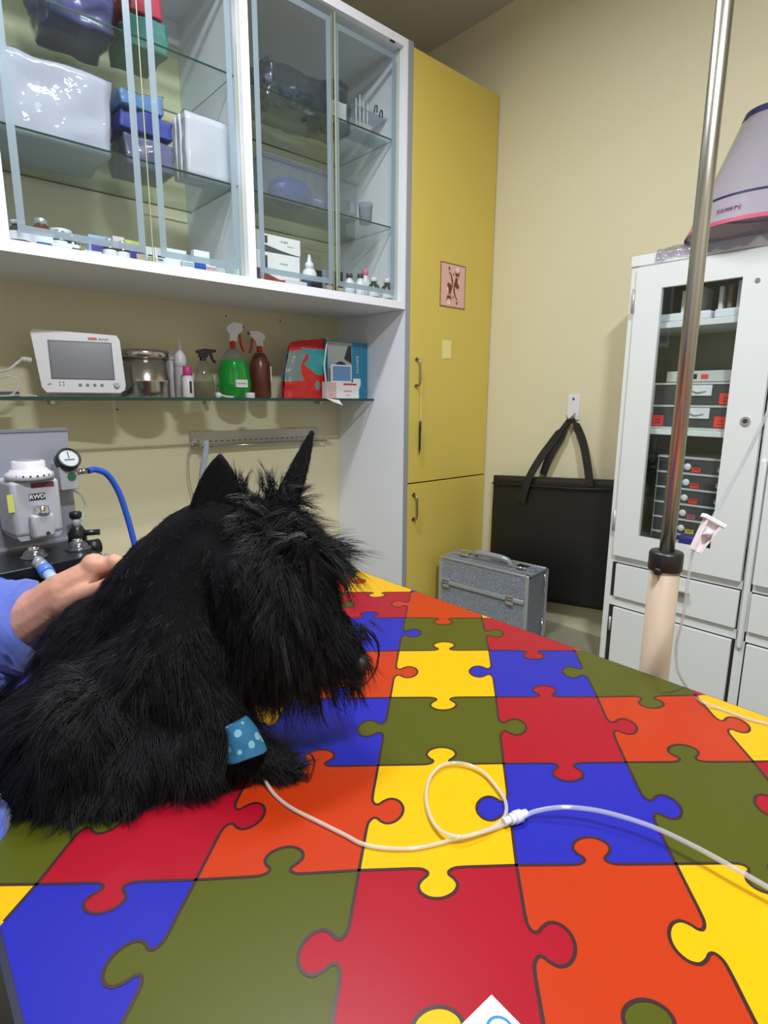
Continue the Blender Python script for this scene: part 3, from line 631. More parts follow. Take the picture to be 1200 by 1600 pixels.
# bottom row, left bay ------------------------------------------------------
def minibox(label, pa, pb, pyt, Y, col, decor=None, dy=.03, name='medicine_box', grp='small medicine boxes on the cabinet bottom', zbase=None):
    py = (pyt+395+(pa)*.13)/2
    x0, x1 = span(pa, pb, py, Y); zt = zpx((pa+pb)/2, pyt, Y); zb = ZB if zbase is None else zbase
    return carton(name, label, 'box', x0, x1, Y, Y+dy, zb, max(zt, zb+.012), col, 0, decor, grp)
def dwhite(b, w_, d_, h_): b.m(INK).box(-w_*.3, w_*.3, -d_/2-.0006, -d_/2, h_*.55, h_*.62).box(-w_*.3, w_*.1, -d_/2-.0006, -d_/2, h_*.4, h_*.45)
def dblue(b, w_, d_, h_): b.m(mat('indigo_print', (72, 62, 150), .5)).box(-w_*.42, w_*.42, -d_/2-.0006, -d_/2, h_*.25, h_*.85)
def dstripe(b, w_, d_, h_):
    b.m(mat('sky_print', (120, 160, 200), .5))
    for k in range(3): b.box(-w_*.4, w_*.4, -d_/2-.0006, -d_/2, h_*(.2+.25*k), h_*(.28+.25*k))
def dorange(b, w_, d_, h_):
    b.m(mat('orange_print', (214, 120, 52), .5))
    for k in range(4): b.box(-w_*.4+w_*.22*k, -w_*.3+w_*.22*k, -d_/2-.0006, -d_/2, h_*.2, h_*.8)
GRNP = mat('green_print', (60, 150, 90), .5)
def dgreen(b, w_, d_, h_): b.m(GRNP).prism([(-w_*.35, h_*.15), (w_*.1, h_*.4), (-w_*.35, h_*.8)], -d_/2-.0006, -d_/2).box(w_*.1, w_*.4, -d_/2-.0006, -d_/2, h_*.15, h_*.3)
minibox('white box with indigo panel, left end of cabinet bottom', 60, 82, 379, 2.17, BLUEC)
minibox('white box with blue lettering beside the indigo box', 84, 110, 384, 2.16, PAPER, dwhite)
minibox('small navy printed box in the left bottom row', 114, 128, 388, 2.17, mat('navy_card', (56, 60, 110), .5), dwhite)
minibox('white box with green triangle print in the bottom row', 133, 160, 392, 2.165, PAPER, dgreen)
minibox('pale blue box low in the bottom row', 162, 180, 397, 2.165, mat('pale_blue_card', (190, 205, 230), .5))
minibox('light blue box standing behind the vials', 140, 176, 369, 2.30, mat('ice_blue_card', (160, 185, 220), .5), dblue)
minibox('pinkish white box behind vials left of the yellow framed box', 178, 196, 370, 2.28, mat('pink_white', (222, 212, 218), .5), dwhite)
minibox('white box with violet panel and yellow edge', 197, 228, 377, 2.24, mat('yellow_edge_card', (222, 214, 130), .5), dblue)
minibox('white upright box left of the tall clear box', 229, 242, 386, 2.20, PAPER, dwhite)
minibox('tall white carton right of the violet box', 243, 262, 388, 2.20, PAPER, dwhite)
minibox('wide white carton behind the striped box', 262, 292, 390, 2.24, PAPER)
minibox('white box with pale blue stripes near the divider', 287, 304, 408, 2.15, PAPER, dstripe)
minibox('bright blue box between striped and orange boxes', 305, 322, 411, 2.15, BLUEC)
minibox('white box with orange bars in the bottom row', 323, 338, 415, 2.15, PAPER, dorange)
minibox('plain grey white box right of the orange barred box', 339, 352, 419, 2.155, mat('grey_white', (200, 202, 205), .5))
minibox('white box raised behind the blue box', 304, 328, 392, 2.25, PAPER)
minibox('tiny white green edged box near the left bay divider', 366, 374, 401, 2.17, mat('mint_white', (210, 226, 220), .5))
def vial(label, px, py0, wpx, Y, glassm, capm, kind='vial', name='glass_vial', grp='vials on the cabinet bottom', prof=None, cf=1):
    x = xpx(px, py0, Y); zt = zpx(px, py0, Y); H = max(zt-ZB, .03); R = wpx/2*Y*1.0/892*1.35
    t = thing(name, label, kind, (x, Y, ZB), 0, grp)
    MB().m(glassm).lathe(prof and [(R*a, H*c) for a, c in prof] or [(R*.95, 0), (R, .003), (R, H*.62), (R*.5, H*.76), (R*.45, H*.84)], n=20).build('vial_body', None, t)
    MB().m(capm).lathe([(R*.55*cf, H*.82), (R*.6*cf, H*.83), (R*.6*cf, H*.98), (R*.5*cf, H)], n=18).build('cap', None, t)
    MB().m(PAPER).lathe([(R*1.01, H*.15), (R*1.01, H*.5)], n=20, cap=False).build('label_band', None, t)
    return t
ALU = mat('aluminium_cap', (205, 205, 210), .3, .8); DKGL = mat('dark_glass', (50, 52, 50), .12, coat=.3)
vial('dark glass bottle with white cap at the left end behind the door', 27, 345, 20, 2.17, DKGL, WPLAST, 'bottle')
vial('large amber glass bottle with silver cap at the left', 63, 342, 32, 2.24, AMBER, ALU, 'bottle', prof=[(.95, 0), (1, .03), (1, .4), (.9, .55), (.4, .76), (.34, .84)], cf=.62)
vial('tall clear white bottle behind the amber bottle', 94, 359, 34, 2.38, mat('frosty_bottle', (200, 196, 196), .4), WPLAST, 'bottle')
vial('small dark vial right of the amber bottle', 92, 360, 15, 2.2, DKGL, ALU)
vial('low dark vial second right of the amber bottle', 111, 368, 14, 2.2, DKGL, ALU)
vial('dark vial in front of the light blue box', 170, 374, 13, 2.21, DKGL, ALU)
vial('dark vial in front of the pinkish white box', 191, 378, 13, 2.21, DKGL, ALU)
q = at(235, 412, Y=2.15)
tag(MB().m(BLACKP).lathe([(.016, 0), (.016, .008), (.007, .014), (.007, .022), (.003, .024)], (q[0], 2.15, ZB), 18).build('rubber_stopper', None), 'small black rubber stopper in front of the white carton', 'stopper')
# bottom row, right bay
def dbox(colm):
    def f(b, w_, d_, h_):
        n_ = 12; top = [(w_*.5, h_*.05)]+[(w_*.5-w_*k/n_, h_*(.08+.34*(k/n_)**1.4)) for k in range(n_+1)]
        b.m(colm).prism(top+[(-w_*.5, h_*.02)], -d_/2-.0008, -d_/2); b.m(INK)
        b.scribble(6, .011, TXY(w_*.05, -d_/2-.0003, h_*.72)).scribble(7, .007, TXY(w_*.22, -d_/2-.0003, h_*.52)).box(-w_*.47, -w_*.4, -d_/2-.0008, -d_/2, h_*.5, h_*.9)
    return f
x0, x1 = span(413, 468, 400, 2.22); zb_ = zpx(440, 398, 2.22); zt_ = zpx(440, 370, 2.22)
zl = (zb_-ZB)
carton('suture_box', 'white carton with wavy red band, lower of the stacked pair', 'box', x0-.004, x1, 2.22, 2.32, ZB, ZB+zl, PAPER, 0, dbox(mat('wine_band', (130, 50, 52), .5)), 'stacked suture cartons')
carton('suture_box', 'white carton with wavy slate band, on top of the red banded one', 'box', x0, x1+.006, 2.222, 2.322, ZB+zl, ZB+zl+(zt_-zb_), PAPER, 0, dbox(mat('slate_band', (70, 72, 90), .5)), 'stacked suture cartons')
x0, x1 = span(398, 410, 400, 2.26)
for k in range(3): carton('side_carton', ('dark edged white carton at the bottom by the divider', 'white carton in the middle of three by the divider', 'grey white carton topmost of three by the divider')[k], 'box', DIV[2]+.034, x0+.02, 2.25, 2.36, ZB+k*.075, ZB+k*.075+.073, (mat('dark_card', (70, 72, 82), .5), PAPER, mat('grey_white', (200, 202, 205), .5))[k], 0, dwhite, 'cartons by the cabinet divider')
def drop(px, py0, wpx, Y):
    x = xpx(px, py0, Y); H = zpx(px, py0, Y)-ZB; R = wpx/2*Y/892*1.35
    t = thing('dropper_bottle', 'white dropper bottle with pointed cap right of the stacked cartons', 'bottle', (x, Y, ZB))
    MB().m(WPLAST).lathe([(R*.95, 0), (R, .004), (R, H*.5), (R*.8, H*.58), (R*.55, H*.62)], n=22).build('bottle_body', None, t)
    MB().m(WPLAST).lathe([(R*.6, H*.6), (R*.6, H*.75), (R*.3, H*.82), (R*.15, H)], n=18).build('cap', None, t)
    MB().m(mat('navy_card', (56, 60, 110), .5)).lathe([(R*1.01, H*.1), (R*1.01, H*.35)], n=22, cap=False).build('label_band', None, t)
drop(483, 398, 19, 2.21)
minibox('black and white box right of the dropper bottle', 490, 503, 422, 2.2, BLACKP, dwhite, .03)
minibox('silver striped box behind the sliding door edge', 505, 518, 422, 2.21, mat('silver_card', (140, 142, 150), .4), dwhite, .03)
minibox('black printed box behind the right door edge', 519, 536, 424, 2.26, BLACKP, dwhite, .03)
minibox('flat red box low behind the bottom stripe', 430, 446, 437, 2.16, RED, None, .03)
minibox('flat white blister box at the front of the right bay', 447, 480, 439, 2.155, PAPER, None, .03)
minibox('flat dark box left of the beige door pulls', 486, 502, 442, 2.16, BLACKP, None, .03)
PUR = mat('purple_cap', (52, 38, 78), .4)
vial('white vial with purple cap, left one of the pair', 546, 428, 15, 2.19, WPLAST, PUR)
vial('white vial with purple cap, right one of the pair', 563, 428, 15, 2.19, WPLAST, PUR)
vial('small vial with pink cap at the rear right', 571, 421, 14, 2.27, WPLAST, mat('pink_cap', (222, 110, 140), .4))
vial('black glass bottle with white cap, second from the cabinet side', 584, 434, 17, 2.19, DKGL, WPLAST, 'bottle')
vial('black glass bottle with white cap nearest the cabinet side', 605, 436, 17, 2.19, DKGL, WPLAST, 'bottle')
# ------------------------------------------------------------------ tool rack on the wall
qa, qb = at(295, 675, Y=YW), at(495, 665, Y=YW); qc = at(295, 698, Y=YW); zmid = (qa[2]+qb[2])/2; hh = (qa[2]-qc[2])
rk = thing('tool_rack', 'slotted stainless steel instrument rack on the cream wall', 'rack', (qa[0], YW, qa[2]))
W_ = qb[0]-qa[0]
MB().m(BRSTEEL).box(0, W_, -.008, -.001, -hh, .0, .001).box(0, W_, -.05, -.008, -hh-.002, -hh+.002).build('rack_plate', None, rk)
b = MB().m(mat('slot_dark', (60, 56, 50), .5))
for k in range(22): b.box(.03+k*(W_-.05)/22, .03+k*(W_-.05)/22+.016, -.0095, -.008, -hh*.72, -hh*.66)
b.build('slots', None, rk)
MB().m(STEEL).cyl((W_*.1, -.05, -hh), (W_+.03, -.05, -hh), .003, n=8).build('front_rod', None, rk)
b = MB().m(STEEL)
for k in range(20): b.box(.05+k*(W_-.07)/20, .061+k*(W_-.07)/20, -.05, -.002, -hh-.004, -hh-.002)
b.build('comb_teeth', None, rk)
tag(MB().m(mat('blue_white_tape', (168, 186, 206), .6, noise_amt=.15, nscale=60)).tube(smoothpts([at(322, 688, Y=2.58), at(322, 700, Y=2.575), at(318, 730, Y=2.58), at(314, 775, Y=2.59), at(311, 830, Y=2.6)], 6), .013, 8, flat=.12).build('measuring_tape', None), 'pale blue tape hanging from the left end of the tool rack', 'tape')
tag(MB().m(mat('grey_cord', (170, 168, 150), .6)).tube(smoothpts([at(308, 690, Y=2.57), at(298, 692, Y=2.57), at(295, 715, Y=2.58), at(296, 745, Y=2.59), at(303, 780, Y=2.6), at(318, 830, Y=2.6)], 6), .0028, 8).sph(tuple(at(305, 690, Y=2.57)), .01, (1.3, 1, .8), 10).sph(tuple(at(313, 692, Y=2.565)), .008, (1, 1, 1), 10).tube(smoothpts([at(300, 697, Y=2.56), at(304, 686, Y=2.56), at(312, 688, Y=2.56), at(318, 692, Y=2.56), at(314, 698, Y=2.56)], 5), .0035, 8).build('knotted_cord', None), 'thin grey knotted cord dangling beside the pale blue tape', 'cord')
# ------------------------------------------------------------------ anaesthesia machine
PHI = math.radians(40); ex = FH*math.cos(PHI)+RH*math.sin(PHI); AROT = math.atan2(ex[1], ex[0])
AD = 1.75
ao = at(0, 860, D=AD-.12)
am = thing('anaesthesia_machine', 'grey anaesthesia machine with vaporizer and black valve block at left', 'machine', (ao[0], ao[1], 0), AROT)
AMI = Matrix.Translation((ao[0], ao[1], 0)) @ Matrix.Rotation(AROT, 4, 'Z'); AMI = AMI.inverted()
AN = (AMI.to_3x3().inverted() @ Vector((0, 1, 0)))
def aloc(px, py, y):
    """point on the machine's own vertical plane y (local), seen at a measured pixel"""
    d = CM.T @ np.array([(px-600)/FPX, (py-800)/FPX, 1.]); d = Vector(d); o = Vector(CO)
    oo = AMI @ o; dd = AMI.to_3x3() @ d; t = (y-oo.y)/dd.y; return oo+dd*t
AGREY = mat('machine_grey', (158, 162, 176), .35, .3); AG2 = mat('vaporizer_grey', (178, 180, 190), .35)
pa, pb, pc = aloc(-20, 676, 0), aloc(106, 673, 0), aloc(106, 838, 0)
MB().m(AGREY).box(pa.x-.25, pb.x, 0, .03, .5, pb.z, .004).m(mat('panel_lip', (120, 122, 130), .4)).box(pa.x-.25, pb.x, -.002, .032, pb.z, pb.z+.008).build('back_panel', None, am)
v0, v1 = aloc(12, 790, -.09), aloc(89, 790, -.09); vz0, vz1 = aloc(45, 834, -.09).z, aloc(45, 748, -.09).z; vr = (v1.x-v0.x)/2; vx = (v0.x+v1.x)/2
vp_ = MB().m(AG2); vp_.box(vx-vr, vx+vr, -.09-vr*.6, -.002, vz0, vz1, .012, seg=3)
vp_.prism([(vx-vr*.8, vz0-.012), (vx+vr*.8, vz0-.012), (vx+vr*.95, vz0+.002), (vx-vr*.95, vz0+.002)], -.09-vr*.5, -.01)
vp_ = vp_.build('vaporizer_body', None, am)
yv = -.09-vr*.6
b = MB().m(mat('dial_white', (212, 212, 222), .35)); zt = aloc(45, 720, -.09).z-vz1
b.lathe([(vr*.98, 0), (vr*.95, zt*.3), (vr*.8, zt*.42), (vr*.72, zt*.55), (vr*.66, zt*.6), (vr*.66, zt*.95), (vr*.6, zt), (.002, zt)], (vx, -.09, vz1+.001), 36)
b.m(mat('dial_top', (150, 140, 160), .4)).cyl((vx, -.09, vz1+zt), (vx, -.09, vz1+zt+.002), vr*.5, n=28)
b.m(INK)
for k in range(9):
    a = -PI/2+(k-4)*.3; b.box(vx+vr*.9*math.cos(a)-.002, vx+vr*.9*math.cos(a)+.002, -.09+vr*.94*math.sin(a)-.003, -.09+vr*.94*math.sin(a), vz1+zt*.2, vz1+zt*.3)
b.build('dial', None, am)
MB().m(mat('maroon_label', (104, 46, 62), .5)).box(vx-.012, vx+vr*.75, yv-.001, yv, vz1-.022, vz1-.008).build('maroon_label', None, vp_)
lc = aloc(58, 776, yv)
MB().m(BLACKP).box(lc.x-.02, lc.x+.02, yv-.0015, yv, lc.z-.009, lc.z+.009).m(PAPER).text('RWD', .0165, TXY(lc.x, yv-.0017, lc.z), bold=.0004).build('maker_plate', None, vp_)
lc = aloc(17, 787, yv); MB().m(mat('yellow_green_label', (206, 210, 110), .6)).box(lc.x-.008, lc.x+.007, yv-.001, yv, lc.z-.024, lc.z+.024).build('yellow_label', None, vp_)
lc = aloc(64, 812, yv)
MB().m(AG2).box(lc.x-.032, lc.x+.026, yv-.03, yv-.0, lc.z-.046, lc.z+.02, .008).build('filler_block', None, vp_)
MB().m(CHROME).lathe([(.02, 0), (.021, .006), (.017, .01), (.017, .02), (.014, .022), (.002, .022)], (lc.x, yv-.016, lc.z+.02), 22).m(INK).cyl((lc.x+.004, yv-.03, lc.z-.034), (lc.x+.004, yv-.034, lc.z-.034), .005, n=10).build('filler_cap', None, vp_)
# gauge block
g0 = aloc(105, 718, -.05)
MB().m(AG2).box(g0.x-.028, g0.x+.022, -.06, -.002, aloc(105, 765, -.05).z, g0.z-.01, .003).m(mat('green_dot', (40, 110, 80), .4)).cyl((g0.x+.004, -.0605, g0.z-.05), (g0.x+.004, -.063, g0.z-.05), .012, n=18).build('flow_block', None, am)
gt = Matrix.Translation((g0.x, -.055, g0.z)) @ Matrix.Rotation(math.radians(60), 4, 'X')
gg = MB().m(BLACKP).lathe([(.025, -.02), (.033, -.018), (.033, .012), (.028, .016), (.027, .010), (.001, .010)], (0, 0, 0), 30, gt).build('pressure_gauge', None, am)
MB().m(mat('gauge_face', (190, 196, 200), .4)).lathe([(.026, .0105), (.001, .0106)], (0, 0, 0), 28, gt, cap=False).m(INK).box(-.001, .001, 0, .02, .011, .0125, M=gt).box(-.014, .014, -.006, -.004, .011, .0125, M=gt).build('gauge_face', None, gg)
# connector and blue hose
cn = aloc(124, 737, -.04); MB().m(STEEL).cyl((g0.x+.02, -.04, cn.z), (cn.x+.03, -.04, cn.z), .006, n=12).cyl((g0.x+.024, -.04, cn.z), (g0.x+.034, -.04, cn.z), .011, n=8).cyl((cn.x+.004, -.04, cn.z), (cn.x+.02, -.04, cn.z), .009, n=12).build('hose_connector', None, am)
Mw = AMI.inverted(); s0 = Mw @ Vector((cn.x+.026, -.04, cn.z)); ds = float(CM[2] @ (np.array(s0)-CO))
tag(MB().m(mat('blue_hose', (38, 84, 196), .35)).tube(smoothpts([tuple(s0), at(150, 734, D=ds+.03), at(168, 742, D=ds+.06), at(185, 768, D=ds+.09), at(198, 805, D=ds+.11), at(209, 845, D=ds+.12), at(217, 880, D=ds+.12), at(224, 930, D=ds+.12), at(226, 1000, D=ds+.12)], 7), .0095, 12).build('oxygen_hose', None), 'bright blue hose curving down from the machine gauge', 'hose')
b = MB().m(glass('clear_tube', (230, 235, 235), .35)); b.tube(smoothpts([aloc(112, 764, -.03), aloc(128, 775, -.03), aloc(134, 795, -.03), aloc(124, 815, -.05)], 6), .004, 8).build('clear_line', None, am)
# black valve block
k0, k1 = aloc(25, 888, -.22), aloc(140, 872, -.22)
zt = k0.z; xb0, xb1 = k0.x-.0, aloc(150, 858, -.2).x
BLKM = mat('black_anodised', (28, 29, 34), .28)
MB().m(BLKM).box(xb0-.16, xb1, -.24, -.005, zt-.028, zt, .003).box(xb0, xb1-.03, -.235, -.18, zt-.062, zt-.02, .003).m(mat('bright_edge', (215, 218, 225), .3, .6)).box(pa.x-.25, pb.x+.0, -.012, -.001, zt, zt+.008).build('valve_block', None, am)
for px, py in ((54, 866), (122, 853)):
    c_ = aloc(px, py+4, -.14)
    d_ = MB().m(mat('clear_dome', (110, 112, 120), .15, .7, coat=.5)).lathe([(.034, 0), (.034, .004), (.028, .006), (.026, .014), (.018, .022), (.006, .026), (.001, .026)], (c_.x, -.14, zt), 28).build('dome_valve', None, am)
    MB().m(CHROME).lathe([(.016, .016), (.013, .03), (.003, .032)], (c_.x, -.14, zt), 16).build('dome_cap', None, d_)
c_ = aloc(122, 845, -.06)
b = MB().m(BLKM).lathe([(.026, 0), (.026, .03), (.018, .045), (.016, .05)], (c_.x, -.06, zt), 22).m(AG2).lathe([(.012, .05), (.012, .075)], (c_.x, -.06, zt), 16).m(BLKM).lathe([(.014, .075), (.017, .078), (.017, .092), (.014, .095)], (c_.x, -.06, zt), 20)
b.cyl((c_.x, -.07, zt+.03), (c_.x+.05, -.1, zt+.03), .009, n=14).build('relief_valve', None, am)
c_ = aloc(175, 853, -.10)
MB().m(STEEL).cyl((xb1-.01, -.1, zt-.012), (xb1+.02, -.1, zt-.012), .008, n=12).m(BLACKP).cyl((xb1+.018, -.1, zt-.012), (xb1+.052, -.1, zt-.012), .022, n=18).build('side_knob', None, am)
BLUP = mat('sky_blue_plastic', (84, 128, 226), .35)
pA, pB, pC = aloc(63, 881, -.24), aloc(75, 896, -.28), aloc(88, 912, -.32); MB().m(AGREY).cyl((pA.x-.006, -.23, pA.z+.006), tuple(pA), .016, n=16).cyl(tuple(pA), tuple(pA+(pB-pA)*.5), .016, n=16).m(BLUP).cyl(tuple(pA+(pB-pA)*.45), tuple(pB), .018, n=16).m(mat('pale_hose', (170, 196, 232), .35)).cyl(tuple(pB), tuple(pC), .015, n=16).build('patient_port', None, am)
MB().m(mat('pipe_silver', (190, 194, 202), .25, .6)).tube(smoothpts([(xb0+.10, -.2, zt-.07), (xb0+.15, -.22, zt-.052), (xb0+.22, -.2, zt-.04), (xb0+.25, -.18, zt-.03)], 5), .012, 12).build('gas_pipe', None, am)
MB().m(mat('pipe_silver', (190, 194, 202), .25, .6)).cyl((xb0-.3, -.2, zt-.045), (xb0-.01, -.2, zt-.035), .014, n=14).build('side_pipe', None, am)
MB().m(glass('absorber_canister', (215, 220, 220), .5, (190, 190, 180))).cyl((xb0+.09, -.12, zt-.26), (xb0+.09, -.12, zt-.062), .07, n=30).build('absorber_canister', None, am)
c_ = aloc(5, 905, -.22); MB().m(BLUP).cyl((c_.x-.02, -.24, c_.z), (c_.x+.01, -.27, c_.z-.02), .016, n=14).build('second_port', None, am)
for dx in (-.2, .1): MB().m(AGREY).box(dx-.02, dx+.02, .002, .028, .03, .5).build('stand_leg', None, am)
MB().m(AGREY).box(-.3, .2, -.22, .1, 0, .03, .005).build('stand_base', None, am)
# ------------------------------------------------------------------ white medical cabinet
XC = 2.3
mc = thing('medical_cabinet', 'white enamel two door medical cabinet with glass windows by the wall', 'cabinet', (0, 0, 0))
CY1, CY0 = 1.133, .035; CT = 1.745
yb = .600  # centre mullion middle
b = MB().m(ENAMEL)
b.box(XC, XB-.01, CY1-.012, CY1, .0, CT-.04).box(XC, XB-.01, CY0, CY0+.012, 0, CT-.04)
b.box(XC, XC+.02, CY1-.024, CY1-.012, 0, CT-.04)
b.box(XC-.006, XB-.01, CY0-.004, CY1+.004, CT-.04, CT, .003)
b.box(XB-.02, XB-.01, CY0+.012, CY1-.012, .0, CT-.04)
b.box(XC+.002, XC+.02, .585, .616, .0, CT-.04)
for z0, z1 in ((.522, .552), (.330, .368), (0, .03)): b.box(XC+.002, XC+.02, CY0+.012, CY1-.024, z0, z1)
b.box(XC+.02, XB-.02, CY0+.012, CY1-.012, .53, .545).box(XC+.002, XC+.02, CY0+.012, CY1-.024, CT-.05, CT-.04)
b.box(XC-.012, XC+.02, .590, .612, .30, 1.0, .008)
b.build('carcass', None, mc)
MB().m(ENSHADE).box(XB-.024, XB-.021, CY0+.013, CY1-.013, .546, CT-.042).box(XC+.021, XB-.024, CY1-.0145, CY1-.0125, .546, CT-.042).build('inside_shade_lining', None, mc)  # added lining, its colour carries the shade inside the white cabinet
for zz in (1.47, 1.065): MB().m(ENAMEL).box(XC+.03, XB-.03, CY0+.015, CY1-.016, zz, zz+.022, .002).build('cabinet_shelf', None, mc)
def gdoor(y0, y1, wy0, wy1, hinge_side):
    z0, z1, wz0, wz1 = .556, 1.698, .653, 1.613
    b = MB().m(ENAMEL).box(XC-.02, XC, y0, wy0, z0, z1).box(XC-.02, XC, wy1, y1, z0, z1).box(XC-.02, XC, wy0, wy1, z0, wz0).box(XC-.02, XC, wy0, wy1, wz1, z1)
    d = b.build('glass_panel_door', None, mc)
    MB().box(XC-.012, XC-.009, wy0, wy1, wz0, wz1).build('window_pane', GLASS, d)
    hy = y1+.004 if hinge_side > 0 else y0-.004
    for zz in (.66, 1.53): MB().m(mat('pale_hinge', (190, 190, 186), .4, .4)).cyl((XC-.022, hy, zz), (XC-.022, hy, zz+.09), .006, n=10).build('hinge', None, mc)
    return d
dA = gdoor(.621, 1.103, .732, 1.003, 1); dB = gdoor(.065, .581, .17, .46, -1)
q = at(1165, 658, X=XC-.02); MB().m(CHROME).cyl((XC-.02, q[1], q[2]), (XC-.026, q[1], q[2]), .0155, n=22).m(INK).cyl((XC-.026, q[1], q[2]), (XC-.0275, q[1], q[2]), .008, n=14).build('lock', None, dA)
q = at(1184, 438, X=XC-.02); MB().m(mat('screw_grey', (140, 140, 140), .4, .5)).cyl((XC-.02, q[1], q[2]), (XC-.023, q[1], q[2]), .008, n=14).build('screw', None, dA)
# drawers and lower doors with a dark sheet behind, painted shade for the gaps
MB().m(DARKGAP).box(XC+.004, XC+.012, CY0+.014, .584, .03, .52).box(XC+.004, XC+.012, .617, CY1-.025, .03, .52).build('gap_shade_sheet', None, mc)
for (y0, y1, kd) in ((.621, 1.088, 1), (.065, .581, 0)):
    d = MB().m(ENAMEL).box(XC-.012, XC+.003, y0, y1, .374, .517, .0015).build('drawer_front', None, mc)
    ym = float(at(1053, 936, X=XC-.03)[1])-.036 if kd else (y0+y1)/2; MB().m(STEEL).box(XC-.034, XC-.012, ym-.012, ym+.035, .462, .468, .002).box(XC-.034, XC-.03, ym-.012, ym+.035, .45, .468).build('drawer_pull', None, d)
    d = MB().m(ENAMEL).box(XC-.012, XC+.003, y0+.006, y1-.004, .035, .325, .0015).build('lower_door', None, mc)
    MB().m(mat('pale_hinge', (190, 190, 186), .4, .4)).cyl((XC-.014, y1+.004 if kd else y0-.004, .22), (XC-.014, y1+.004 if kd else y0-.004, .28), .005, n=8).build('hinge', None, mc)
# contents: trays with instruments on the top shelf
for k, (y0, y1) in enumerate(((.845, 1.05), (.66, .835))):
    tag(MB().m(WPLAST).box(XC+.045, XC+.25, y0, y1, 1.492, 1.525, .008).build('instrument_tray', None), ('white plastic tray behind the pole on the top cabinet shelf', 'white plastic tray at the right of the top cabinet shelf')[k], 'tray', 'white trays on the top cabinet shelf')
for k, y in enumerate((.955, .93, .905, .825, .795, .765, .735)):
    tag(MB().m((PAPER, mat('brown_pack', (130, 110, 95), .6))[k in (4, 6)]).box(XC+.07, XC+.2, y-.007, y+.007, 1.526, 1.606+.006*(k % 3), .001).build('upright_packet', None), f'thin upright packet in the top cabinet tray, {("leftmost by the pole", "second from left", "third from left, behind the pole", "left end of right tray, pale", "brown one in the right tray", "pale one amid the right tray", "brown one at far right")[k]}', 'packet', 'upright packets in the white trays')
SMOKE = glass('smoky_plastic', (150, 150, 152), .45, (128, 128, 132), .1, 1.2); TRIM_ = mat('grey_trim', (196, 196, 194), .5)
def organiser(name, label, y0, y1, x0, z0, tiers, th, stick, latch):
    t = thing(name, label, 'drawer organizer', (x0, (y0+y1)/2, z0))
    W = (y1-y0)/2
    f = MB().m(TRIM_)
    for k in range(tiers+1): f.box(0, .22, -W, W, k*th, k*th+.008)
    f.box(.2, .22, -W, W, 0, tiers*th).box(.004, .2, -W, -W+.003, 0, tiers*th).box(.004, .2, W-.003, W, 0, tiers*th)
    f.build('organiser_frame', None, t)
    for k in range(tiers):
        d = MB().m(SMOKE).box(.002, .012, -W+.004, W-.004, k*th+.01, k*th+th-.003)
        if latch:
            d.m(WPLAST).box(-.004, .002, -.05, .05, k*th+th*.5, k*th+th*.97, .002).m(TRIM_).tube([(-.005, -.03, k*th+th*.72), (-.008, 0, k*th+th*.66), (-.005, .03, k*th+th*.78)], .003, 6)
        else:
            d.m(TRIM_).lathe([(.019, 0), (.019, .004), (.012, .004), (.012, 0)], (-.003, -W*.62, k*th+th*.5), 18, Matrix.Rotation(PI/2, 4, 'Y') @ Matrix.Diagonal((.7, 1, 1, 1)), cap=False)
            d.m(WPLAST).sph((0, W*.22, k*th+th*.5), .014, (.4, 1, 1), 12)
        d = d.build('drawer', None, t)
        for (ty, yy, cm) in stick:
            if ty == k: MB().m(cm).box(-.0015, .0018, yy-.022 if latch else yy-.016, yy+.022 if latch else yy+.016, k*th+.012, k*th+(.052 if latch else .03)).m(mat('sticker_ink', (140, 30, 30), .6)).box(-.002, -.0015, yy-.012, yy+.012, k*th+.022, k*th+.025).box(-.002, -.0015, yy-.012, yy+.008, k*th+(.034 if latch else .027), k*th+(.037 if latch else .028)).build('sticker', None, d)
    return t
YST = mat('yellow_sticker', (230, 206, 50), .5)
o1 = organiser('drawer_organizer', 'smoky two drawer organizer with red stickers on the middle cabinet shelf', .70, 1.03, XC+.06, 1.088, 2, .085, ((0, .14, REDS), (0, -.09, REDS), (1, -.10, REDS)), True)
tag(MB().m(TRIM_).box(XC+.09, XC+.25, .74, 1.0, 1.268, 1.31, .004).m(REDS).box(XC+.088, XC+.09, .845, .87, 1.28, 1.296).m(BLACKP).box(XC+.088, XC+.09, .885, .9, 1.28, 1.298).build('flat_case', None), 'flat grey case with small red sticker atop the smoky organizer', 'case')
o2 = organiser('drawer_organizer', 'smoky six tier drawer organizer at the bottom of the cabinet window', .70, 1.0, XC+.09, .60, 6, .062, ((5, .0, REDS), (4, .0, REDS), (3, .0, REDS), (2, 0, mat('mauve_sticker', (160, 100, 110), .5)), (2, -.08, YST), (1, 0, YST)), False)
tag(MB().m(mat('dark_blue_plastic', (50, 54, 130), .4)).box(XC+.03, XC+.085, .76, .87, .547, .68, .012).build('blue_pouch', None), 'dark blue pouch at the bottom behind the cabinet window', 'pouch')
tag(MB().m(mat('dark_green_plastic', (58, 76, 66), .4)).sph((XC+.08, 1.03, .60), .055, (.7, 1, 1), 14).build('green_bundle', None), 'dark green bundle in the lower left corner behind the cabinet window', 'bundle')
